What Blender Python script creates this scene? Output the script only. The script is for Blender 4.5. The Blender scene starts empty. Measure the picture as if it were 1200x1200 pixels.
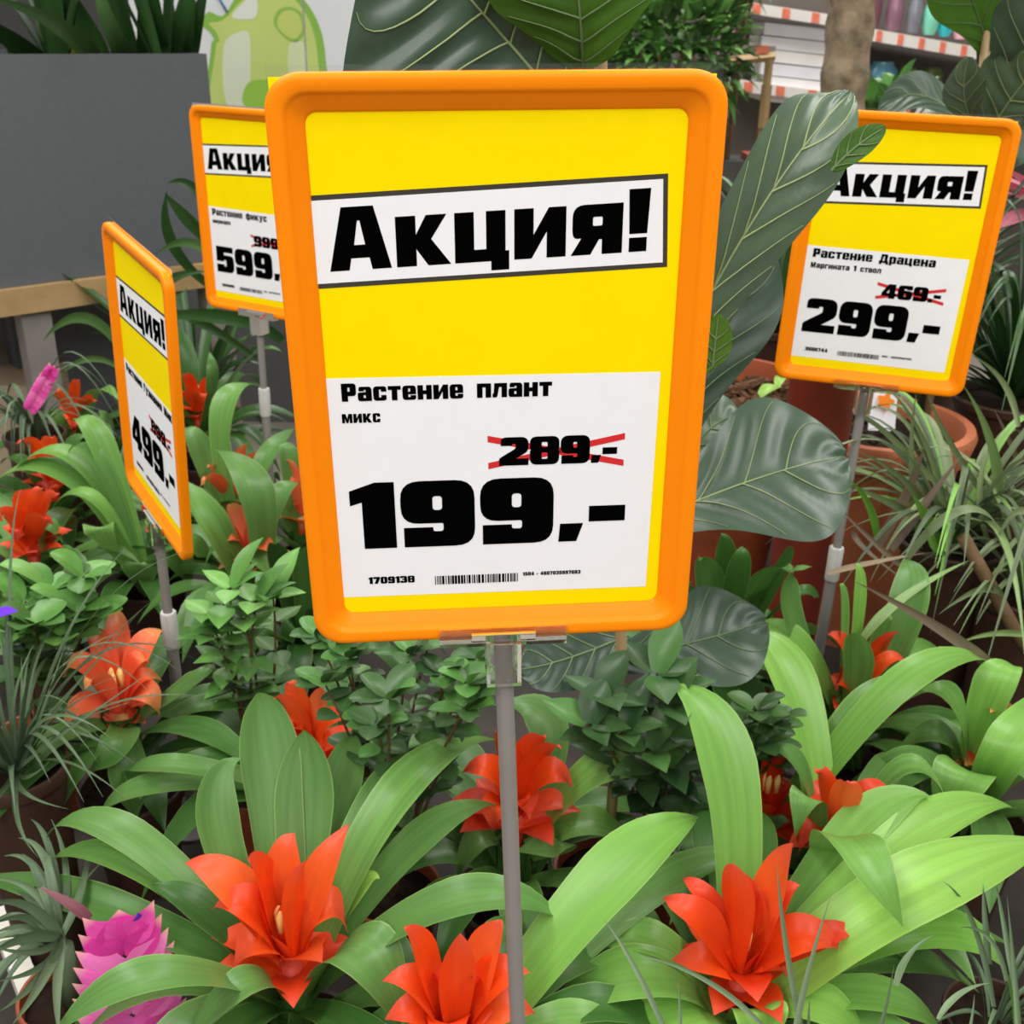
import bpy, math, random
from mathutils import Vector, Matrix
from mathutils.geometry import tessellate_polygon
S = bpy.context.scene
COL = S.collection
R = random.Random(7)
# ------------------------------------------------------------------ camera, world, lights
F = 1270.0
CZ = 1.43
CR = Matrix(((0.99986222, 0.01659962, 0.0), (0.00679354, -0.4092024, 0.91241835), (0.0151458, -0.91229263, -0.40925879)))  # cam(x right,y down,z fwd)->world
CAMP = Vector((0, 0, CZ))
cd = bpy.data.cameras.new('camera'); cam = bpy.data.objects.new('camera', cd); COL.objects.link(cam)
cd.sensor_width = 36.0; cd.lens = 36.0 * F / 1200.0
cx, cy, cz = CR.col[0], CR.col[1], CR.col[2]
cam.matrix_world = Matrix(((cx.x, -cy.x, -cz.x, 0), (cx.y, -cy.y, -cz.y, 0), (cx.z, -cy.z, -cz.z, CZ), (0, 0, 0, 1)))
cd.dof.use_dof = True; cd.dof.focus_distance = 0.64; cd.dof.aperture_fstop = 21
cd.clip_start = 0.02
S.camera = cam
S.view_settings.view_transform = 'Standard'; S.view_settings.look = 'None'
S.view_settings.exposure = 0.0; S.view_settings.gamma = 1.0; S.view_settings.use_curve_mapping = False
w = bpy.data.worlds.new('store_air'); S.world = w; w.use_nodes = True
w.node_tree.nodes['Background'].inputs[0].default_value = (1.0, 0.985, 0.95, 1)
w.node_tree.nodes['Background'].inputs[1].default_value = 0.35


def area(name, loc, rot, sx, sy, power, col=(1, 0.98, 0.95)):
    l = bpy.data.lights.new(name, 'AREA'); l.shape = 'RECTANGLE'; l.size = sx; l.size_y = sy; l.energy = power; l.color = col
    o = bpy.data.objects.new(name, l); COL.objects.link(o); o.location = loc; o.rotation_euler = rot; return o


area('ceiling_lamp', (-1.3, 0.2, 3.4), (0, 0, 0), 0.5, 4.0, 92)
area('ceiling_lamp', (1.3, 0.2, 3.4), (0, 0, 0), 0.5, 4.0, 92)
area('ceiling_lamp', (0.0, 4.6, 3.6), (0, 0, 0), 5.0, 0.6, 150)
area('ceiling_lamp', (0.0, -2.2, 3.3), (math.radians(28), 0, 0), 4.0, 0.6, 62)

TZ = 0.47      # table top
HB = 0.55      # height datum of the flower bed


def ray(px, py):
    return CR @ Vector(((px - 600) / F, (py - 600) / F, 1))


def at(px, py, h):
    d = ray(px, py); return CAMP + d * ((HB + h - CZ) / d.z)


def atd(px, py, y):
    d = ray(px, py); return CAMP + d * (y / d.y)


def pxm(p):   # metres per pixel at a point
    return (p - CAMP).dot(CR.col[2]) / F


# ------------------------------------------------------------------ materials
def lin(c):
    return tuple(((v / 255) / 12.92 if v / 255 <= 0.04045 else ((v / 255 + 0.055) / 1.055) ** 2.4) for v in c) + (1,)


MATS = {}


def new_mat(name):
    m = bpy.data.materials.new(name); m.use_nodes = True
    nt = m.node_tree; b = nt.nodes['Principled BSDF']; MATS[name] = m
    return m, nt, b


def N(nt, t, **k):
    n = nt.nodes.new(t)
    for a, v in k.items(): setattr(n, a, v)
    return n


def plain(name, rgb, rough=0.5, var=0.06, scale=20, spec=0.4, bump=0.0, metal=0.0, rgb2=None):
    m, nt, b = new_mat(name)
    tc = N(nt, 'ShaderNodeTexCoord'); no = N(nt, 'ShaderNodeTexNoise'); no.inputs['Scale'].default_value = scale; no.inputs['Detail'].default_value = 5
    nt.links.new(tc.outputs['Object'], no.inputs['Vector'])
    mx = N(nt, 'ShaderNodeMix', data_type='RGBA')
    a = lin(rgb); c2 = lin(rgb2) if rgb2 else tuple(max(0, v * (1 - 3 * var)) for v in a[:3]) + (1,)
    mx.inputs['A'].default_value = a; mx.inputs['B'].default_value = c2
    mr = N(nt, 'ShaderNodeMapRange'); mr.inputs['From Min'].default_value = 0.35; mr.inputs['From Max'].default_value = 0.7
    nt.links.new(no.outputs['Fac'], mr.inputs['Value']); nt.links.new(mr.outputs['Result'], mx.inputs['Factor'])
    nt.links.new(mx.outputs['Result'], b.inputs['Base Color'])
    b.inputs['Roughness'].default_value = rough; b.inputs['Specular IOR Level'].default_value = spec; b.inputs['Metallic'].default_value = metal
    if bump:
        bp = N(nt, 'ShaderNodeBump'); bp.inputs['Strength'].default_value = bump; bp.inputs['Distance'].default_value = 0.004
        nt.links.new(no.outputs['Fac'], bp.inputs['Height']); nt.links.new(bp.outputs['Normal'], b.inputs['Normal'])
    return m


def leafmat(name, stops, rough=0.4, transl=0.18, streak=0.16, su=9, sv=1.4, spec=0.4, edge=None, tipc=None, tips=(0.75, 1.0), basec=None):
    """stops: list of (tint, rgb); tint is a per-leaf attribute; lengthwise streaks from the leaf's own uv"""
    m, nt, b = new_mat(name)
    at_ = N(nt, 'ShaderNodeAttribute', attribute_name='tint')
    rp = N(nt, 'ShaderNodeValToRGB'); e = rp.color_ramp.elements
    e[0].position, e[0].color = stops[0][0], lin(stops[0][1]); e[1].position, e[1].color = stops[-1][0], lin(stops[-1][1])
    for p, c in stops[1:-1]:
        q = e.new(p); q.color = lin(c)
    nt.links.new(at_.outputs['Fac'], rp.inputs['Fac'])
    uv = N(nt, 'ShaderNodeUVMap'); mp = N(nt, 'ShaderNodeMapping'); mp.inputs['Scale'].default_value = (su, sv, 1)
    nt.links.new(uv.outputs['UV'], mp.inputs['Vector'])
    ad = N(nt, 'ShaderNodeVectorMath', operation='ADD'); nt.links.new(mp.outputs['Vector'], ad.inputs[0])
    cb = N(nt, 'ShaderNodeCombineXYZ'); ml = N(nt, 'ShaderNodeMath', operation='MULTIPLY'); ml.inputs[1].default_value = 97.0
    nt.links.new(at_.outputs['Fac'], ml.inputs[0]); nt.links.new(ml.outputs[0], cb.inputs['Z']); nt.links.new(cb.outputs[0], ad.inputs[1])
    no = N(nt, 'ShaderNodeTexNoise'); no.inputs['Scale'].default_value = 1.0; no.inputs['Detail'].default_value = 3
    nt.links.new(ad.outputs[0], no.inputs['Vector'])
    mr = N(nt, 'ShaderNodeMapRange'); mr.inputs['From Min'].default_value = 0.3; mr.inputs['From Max'].default_value = 0.7
    mr.inputs['To Min'].default_value = 1 - streak; mr.inputs['To Max'].default_value = 1 + streak
    nt.links.new(no.outputs['Fac'], mr.inputs['Value'])
    vm = N(nt, 'ShaderNodeVectorMath', operation='SCALE'); nt.links.new(rp.outputs['Color'], vm.inputs[0]); nt.links.new(mr.outputs['Result'], vm.inputs['Scale'])
    out = vm.outputs[0]
    sp = N(nt, 'ShaderNodeSeparateXYZ'); nt.links.new(uv.outputs['UV'], sp.inputs[0])
    for c, (lo, hi) in ((tipc, tips), (basec, (0.22, 0.0))):
        if c:
            r2 = N(nt, 'ShaderNodeMapRange'); r2.inputs['From Min'].default_value = lo; r2.inputs['From Max'].default_value = hi
            nt.links.new(sp.outputs['Y'], r2.inputs['Value'])
            mx = N(nt, 'ShaderNodeMix', data_type='RGBA'); nt.links.new(r2.outputs['Result'], mx.inputs['Factor'])
            nt.links.new(out, mx.inputs['A']); mx.inputs['B'].default_value = lin(c); out = mx.outputs['Result']
    if edge:
        ab = N(nt, 'ShaderNodeMath', operation='SUBTRACT'); nt.links.new(sp.outputs['X'], ab.inputs[0]); ab.inputs[1].default_value = .5
        a2 = N(nt, 'ShaderNodeMath', operation='ABSOLUTE'); nt.links.new(ab.outputs[0], a2.inputs[0])
        r3 = N(nt, 'ShaderNodeMapRange'); r3.inputs['From Min'].default_value = .475; r3.inputs['From Max'].default_value = .5; r3.inputs['To Max'].default_value = .5
        nt.links.new(a2.outputs[0], r3.inputs['Value'])
        mx = N(nt, 'ShaderNodeMix', data_type='RGBA'); nt.links.new(r3.outputs['Result'], mx.inputs['Factor']); nt.links.new(out, mx.inputs['A']); mx.inputs['B'].default_value = lin(edge); out = mx.outputs['Result']
    nt.links.new(out, b.inputs['Base Color']); b.inputs['Roughness'].default_value = rough; b.inputs['Specular IOR Level'].default_value = spec
    tr = N(nt, 'ShaderNodeBsdfTranslucent'); nt.links.new(out, tr.inputs['Color'])
    ms = N(nt, 'ShaderNodeMixShader'); ms.inputs[0].default_value = transl
    o = nt.nodes['Material Output']
    nt.links.new(b.outputs[0], ms.inputs[1]); nt.links.new(tr.outputs[0], ms.inputs[2]); nt.links.new(ms.outputs[0], o.inputs['Surface'])
    return m


def clearmat(name, tint=(1, 1, 1), gloss=0.12):
    m, nt, b = new_mat(name)
    t = N(nt, 'ShaderNodeBsdfTransparent'); t.inputs[0].default_value = (*tint, 1)
    g = N(nt, 'ShaderNodeBsdfGlossy'); g.inputs['Roughness'].default_value = 0.08
    fr = N(nt, 'ShaderNodeFresnel'); fr.inputs['IOR'].default_value = 1.5
    ad = N(nt, 'ShaderNodeMath', operation='ADD'); ad.inputs[1].default_value = gloss; ad.use_clamp = True
    nt.links.new(fr.outputs[0], ad.inputs[0])
    ms = N(nt, 'ShaderNodeMixShader'); nt.links.new(ad.outputs[0], ms.inputs[0]); nt.links.new(t.outputs[0], ms.inputs[1]); nt.links.new(g.outputs[0], ms.inputs[2])
    nt.links.new(ms.outputs[0], nt.nodes['Material Output'].inputs['Surface']); return m


ORANGE = plain('orange_plastic', (255, 139, 0), 0.42, 0.01, 8, 0.18)
YELLOW = plain('yellow_paper', (255, 226, 0), 0.7, 0.01, 30, 0.05)
WHITE = plain('white_paper', (240, 240, 243), 0.7, 0.008, 60, 0.1)
BORDER = plain('dark_border_print', (58, 53, 46), 0.6)
BLACK = plain('black_print', (4, 4, 4), 0.8, 0.0, spec=0.0)
REDP = plain('red_print', (214, 36, 40), 0.6, 0.02)
CLEAR, _nt, _b = new_mat('clear_plastic')
_b.inputs['Transmission Weight'].default_value = 1.0; _b.inputs['Roughness'].default_value = 0.04; _b.inputs['IOR'].default_value = 1.45; _b.inputs['Base Color'].default_value = (1, 1, 1, 1)
SHEET = clearmat('clear_sheet', (0.99, 0.99, 0.99), 0.02)
POLE = plain('grey_tube', (139, 134, 130), 0.4, 0.03, 30)
COLLAR = plain('white_collar', (205, 203, 198), 0.45, 0.04, 40)
DARKPOT = plain('brown_nursery_plastic', (74, 50, 38), 0.5, 0.08, 25)
TERRA = plain('terracotta_plastic', (160, 80, 48), 0.55, 0.08, 25)
CLAY = plain('pale_terracotta', (192, 112, 74), 0.6, 0.08, 18)
REDPOT = plain('dark_red_plastic', (128, 48, 34), 0.5, 0.06)
SOIL = plain('dark_soil', (48, 36, 27), 0.9, 0.2, 60, 0.1, 1.0)
BARK = plain('bark_chips', (110, 78, 52), 0.85, 0.15, 45, 0.2, 1.0, rgb2=(45, 30, 20))
TABLE = plain('weathered_board', (62, 54, 47), 0.8, 0.15, 9, rgb2=(34, 30, 26))
FLOORM = plain('concrete_floor', (150, 142, 130), 0.6, 0.05, 5)
WALLM = plain('dark_wall', (92, 92, 90), 0.8, 0.05, 3)
PLANTER = plain('dark_grey_fibre', (90, 94, 97), 0.6, 0.03, 90)
WOOD = plain('pine_wood', (176, 146, 100), 0.6, 0.08, 14)
GREYWOOD = plain('grey_wood', (134, 127, 120), 0.7, 0.06, 18)
PANELW = plain('white_panel', (226, 230, 230), 0.5, 0.01, 3)
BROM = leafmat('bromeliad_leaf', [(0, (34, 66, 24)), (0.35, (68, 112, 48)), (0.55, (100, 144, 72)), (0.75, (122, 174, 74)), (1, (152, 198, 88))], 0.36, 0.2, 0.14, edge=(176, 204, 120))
BRACT = leafmat('bromeliad_bract', [(0, (206, 40, 16)), (0.5, (242, 80, 22)), (0.8, (247, 106, 46)), (1, (246, 140, 84))], 0.4, 0.3, 0.06, 5, 1.5, 0.35, tipc=(238, 92, 70), tips=(0.55, 1.0))
BRACTS = leafmat('salmon_bract', [(0, (220, 62, 30)), (0.6, (238, 92, 52)), (1, (240, 132, 92))], 0.4, 0.3, 0.06, 5, 1.5, 0.35, tipc=(240, 176, 104), tips=(0.55, 1.0))
FLORET = plain('yellow_floret', (255, 214, 130), 0.5, 0.05)
ORFLOR = plain('orange_floret', (252, 140, 28), 0.4, 0.05)
FIG = leafmat('fig_leaf', [(0, (34, 58, 38)), (0.4, (62, 84, 64)), (0.7, (86, 106, 82)), (1, (92, 128, 60))], 0.36, 0.10, 0.10, 6, 8, 0.5)
FIGU = leafmat('fig_leaf_underside', [(0, (48, 88, 24)), (1, (92, 132, 40))], 0.5, 0.35, 0.10, 6, 8, 0.3)
VEIN = plain('pale_vein', (148, 164, 112), 0.5, 0.05)
VEIND = plain('green_vein', (104, 126, 84), 0.5, 0.05)
BLADE = leafmat('narrow_leaf', [(0, (58, 76, 50)), (0.3, (104, 120, 84)), (0.55, (134, 152, 106)), (0.75, (116, 178, 62)), (0.88, (120, 104, 90)), (1, (150, 134, 104))], 0.45, 0.15, 0.14, 5, 3)
TILL = leafmat('airplant_leaf', [(0, (58, 80, 54)), (0.5, (96, 118, 86)), (1, (128, 148, 112))], 0.5, 0.12, 0.12, 4, 3)
SMALL = leafmat('small_round_leaf', [(0, (38, 68, 36)), (0.4, (70, 106, 56)), (0.7, (98, 152, 70)), (1, (136, 190, 100))], 0.35, 0.15, 0.1, 3, 3)
DARK = leafmat('dark_strap_leaf', [(0, (22, 48, 18)), (0.5, (48, 84, 38)), (0.85, (92, 128, 72)), (1, (190, 200, 60))], 0.35, 0.15, 0.14, 10, 2)
PINKM = leafmat('pink_paddle', [(0, (214, 40, 148)), (0.5, (250, 100, 192)), (1, (253, 150, 212))], 0.5, 0.25, 0.08, 6, 2, tipc=(250, 190, 170), tips=(0.8, 1.0))
PURPLE = plain('violet_petal', (104, 44, 214), 0.5)
TWIG = plain('brown_twig', (112, 88, 64), 0.8, 0.1, 40, 0.2, 0.6)
STAKE = plain('bamboo_stake', (178, 150, 108), 0.6, 0.08, 30)
TRUNK = plain('tree_bark', (150, 134, 110), 0.9, 0.1, 30, 0.2, 1.0, rgb2=(96, 84, 66))


# ------------------------------------------------------------------ mesh helper
class MB:
    def __init__(s): s.v = []; s.f = []; s.t = []; s.uv = []

    def add(s, vs, fs, tint=0.5, uv=None):
        n = len(s.v); s.v += [Vector(a) for a in vs]; s.f += [tuple(i + n for i in f) for f in fs]
        s.t += [tint] * len(vs); s.uv += uv if uv else [(0.5, 0.5)] * len(vs)

    def build(s, name, mat, parent=None, origin=None, smooth=True, sharp=None):
        root = parent
        while root and root.parent: root = root.parent
        if root: o0 = root.location.copy()
        else:
            zs = min(a.z for a in s.v)
            o0 = Vector(origin) if origin else Vector((sum(a.x for a in s.v) / len(s.v), sum(a.y for a in s.v) / len(s.v), zs))
        me = bpy.data.meshes.new(name); me.from_pydata([a - o0 for a in s.v], [], s.f)
        a = me.attributes.new('tint', 'FLOAT', 'POINT'); a.data.foreach_set('value', s.t)
        u = me.uv_layers.new(name='UVMap')
        vi = [0] * len(me.loops); me.loops.foreach_get('vertex_index', vi)
        fl = []
        for i in vi: fl += s.uv[i]
        u.data.foreach_set('uv', fl)
        me.materials.append(mat)
        if smooth: me.polygons.foreach_set('use_smooth', [True] * len(me.polygons))
        if sharp: me.set_sharp_from_angle(angle=math.radians(sharp))
        o = bpy.data.objects.new(name, me); COL.objects.link(o)
        if parent: o.parent = parent
        else: o.location = o0
        return o

    # --- shapes
    def box(s, c, sx, sy, sz, M=None):
        vs = [Vector((x * sx / 2, y * sy / 2, z * sz / 2)) for x in (-1, 1) for y in (-1, 1) for z in (-1, 1)]
        if M: vs = [M @ v for v in vs]
        vs = [v + Vector(c) for v in vs]
        s.add(vs, [(0, 1, 3, 2), (4, 6, 7, 5), (0, 4, 5, 1), (2, 3, 7, 6), (0, 2, 6, 4), (1, 5, 7, 3)])

    def tube(s, pts, rads, n=12, cap=True, tint=0.5):
        pts = [Vector(p) for p in pts]
        if not isinstance(rads, (list, tuple)): rads = [rads] * len(pts)
        vs = []; fs = []; prev = None
        for i, p in enumerate(pts):
            t = (pts[min(i + 1, len(pts) - 1)] - pts[max(i - 1, 0)]).normalized()
            a = prev if prev else (Vector((1, 0, 0)) if abs(t.x) < 0.9 else Vector((0, 1, 0)))
            a = (a - t * a.dot(t)).normalized(); prev = a; b = t.cross(a)
            for k in range(n):
                g = 2 * math.pi * k / n; vs.append(p + (a * math.cos(g) + b * math.sin(g)) * rads[i])
        for i in range(len(pts) - 1):
            for k in range(n):
                k2 = (k + 1) % n; fs.append((i * n + k, i * n + k2, (i + 1) * n + k2, (i + 1) * n + k))
        if cap: fs += [tuple(range(n - 1, -1, -1)), tuple((len(pts) - 1) * n + k for k in range(n))]
        s.add(vs, fs, tint, [(k / n, i / max(1, len(pts) - 1)) for i in range(len(pts)) for k in range(n)])

    def lathe(s, c, prof, n=32, sx=1, sy=1):
        c = Vector(c); vs = []; fs = []
        for r, z in prof:
            for k in range(n):
                g = 2 * math.pi * k / n; vs.append(c + Vector((r * sx * math.cos(g), r * sy * math.sin(g), z)))
        for i in range(len(prof) - 1):
            for k in range(n):
                k2 = (k + 1) % n; fs.append((i * n + k, i * n + k2, (i + 1) * n + k2, (i + 1) * n + k))
        s.add(vs, fs)

    def ribbon(s, p0, pm, p1, w, prof, tint=0.5, fold=0.25, n=12, m=4, roll=0, side=None, wave=0.0, ph=0.0, sag=0):
        """a leaf blade through p0, pm, p1 with half-width profile prof(t); returns its surface function"""
        c = pm * 2 - (p0 + p1) * 0.5
        ch = p1 - p0; ch.z = 0
        if ch.length < 1e-4: ch = Vector((1, 0, 0))
        ch.normalize(); B0 = side.normalized() if side else Vector((-ch.y, ch.x, 0))

        def fr(t):
            P = p0 * (1 - t) ** 2 + c * 2 * t * (1 - t) + p1 * t * t
            T = (c - p0) * 2 * (1 - t) + (p1 - c) * 2 * t
            T = T.normalized() if T.length > 1e-6 else ch
            B = B0 - T * B0.dot(T)
            B = B.normalized() if B.length > 1e-4 else B0
            if roll: B = Matrix.Rotation(math.radians(roll), 3, T) @ B
            return P, T, B, T.cross(B)

        def sf(u, t, lift=0.0):
            P, T, B, Nn = fr(t); hw = 0.5 * w * prof(t)
            return P + B * (u * hw) + Nn * (fold * hw * abs(u) ** 1.5 + wave * w * math.sin(t * 9 + ph + u * 2.2) * abs(u) + lift)
        vs = []; uv = []; fs = []
        for i in range(n + 1):
            t = i / n
            for j in range(m + 1):
                u = -1 + 2 * j / m; vs.append(sf(u, t)); uv.append(((u + 1) / 2, t))
        for i in range(n):
            for j in range(m):
                a = i * (m + 1) + j; fs.append((a, a + 1, a + m + 2, a + m + 1))
        s.add(vs, fs, tint, uv); return sf


def strap(t):      # bromeliad leaf
    b = 0.62 + 0.38 * min(1, t / 0.5)
    if t < 0.55: return b
    u = (t - 0.55) / 0.45
    return max(0.01, b * (1 - u ** 1.9) * (1 - 0.18 * u))


def blade(t): return max(0.04, (0.7 + 0.3 * min(1, t / 0.25)) * (1 - t ** 2.2))


def ovate(t):
    if t < 0.42: return 0.42 + 0.58 * math.sin(math.pi / 2 * t / 0.42)
    u = (t - 0.42) / 0.58
    return max(0.01, (1 - u ** 1.7) * (1 - 0.25 * u * u))


def oval(t): return max(0.04, (math.sin(math.pi * (0.01 + 0.985 * t))) ** 0.52)


def fiddle(t):     # broad above the middle, waisted below
    return max(0.03, (0.62 + 0.38 * math.sin(math.pi * (t * 1.15 - 0.28)) + 0.12 * math.cos(t * 9)) * math.sin(math.pi * min(0.995, 0.04 + 0.95 * t)) ** 0.42)


def empty(name, loc, label, cat, group=None):
    o = bpy.data.objects.new(name, None); COL.objects.link(o); o.location = loc; o.empty_display_size = 0.05
    o['label'] = label; o['category'] = cat
    if group: o['group'] = group
    bpy.context.view_layer.update()
    return o


def tag(o, label, cat, group=None):
    o['label'] = label; o['category'] = cat
    if group: o['group'] = group
    return o


def struct(o): o['kind'] = 'structure'; return o


# ------------------------------------------------------------------ setting
def slab(name, c, sx, sy, sz, mat, M=None):
    b = MB(); b.box(c, sx, sy, sz, M); return b.build(name, mat, smooth=False)


struct(slab('floor', (0, 4, -0.05), 16, 16, 0.1, FLOORM))
struct(slab('wall_back', (0, 9.2, 1.9), 16, 0.1, 3.8, WALLM))

# plant table
t = empty('plant_table', (-0.05, 1.3, 0), 'low weathered display table carrying all the potted plants', 'table')
b = MB(); b.box((-0.05, 1.3, TZ - 0.02), 2.5, 1.9, 0.04); b.build('table_top', TABLE, t, smooth=False)
for x in (-1.22, 1.12):
    for y in (0.42, 2.18):
        b = MB(); b.box((x, y, (TZ - 0.04) / 2), 0.07, 0.07, TZ - 0.04); b.build('leg', GREYWOOD, t, smooth=False)

# ------------------------------------------------------------------ lettering (own heavy block glyphs; cap height 1)
def rp(p):
    """polygon with rounded corners: (x, y[, r])"""
    out = []; n = len(p)
    for i in range(n):
        q = p[i]; a = Vector(q[:2])
        r = q[2] if len(q) > 2 else 0
        if r <= 0: out.append((a.x, a.y)); continue
        d0 = Vector(p[i - 1][:2]) - a; d1 = Vector(p[(i + 1) % n][:2]) - a
        r0 = min(r, d0.length * 0.49); r1 = min(r, d1.length * 0.49)
        A = a + d0.normalized() * r0; C = a + d1.normalized() * r1
        for k in range(6):
            s = k / 5; v = A * (1 - s) ** 2 + a * 2 * s * (1 - s) + C * s * s; out.append((v.x, v.y))
    return out


def rc(x0, y0, x1, y1, r=0): return [(x0, y0, r), (x1, y0, r), (x1, y1, r), (x0, y1, r)]


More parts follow.
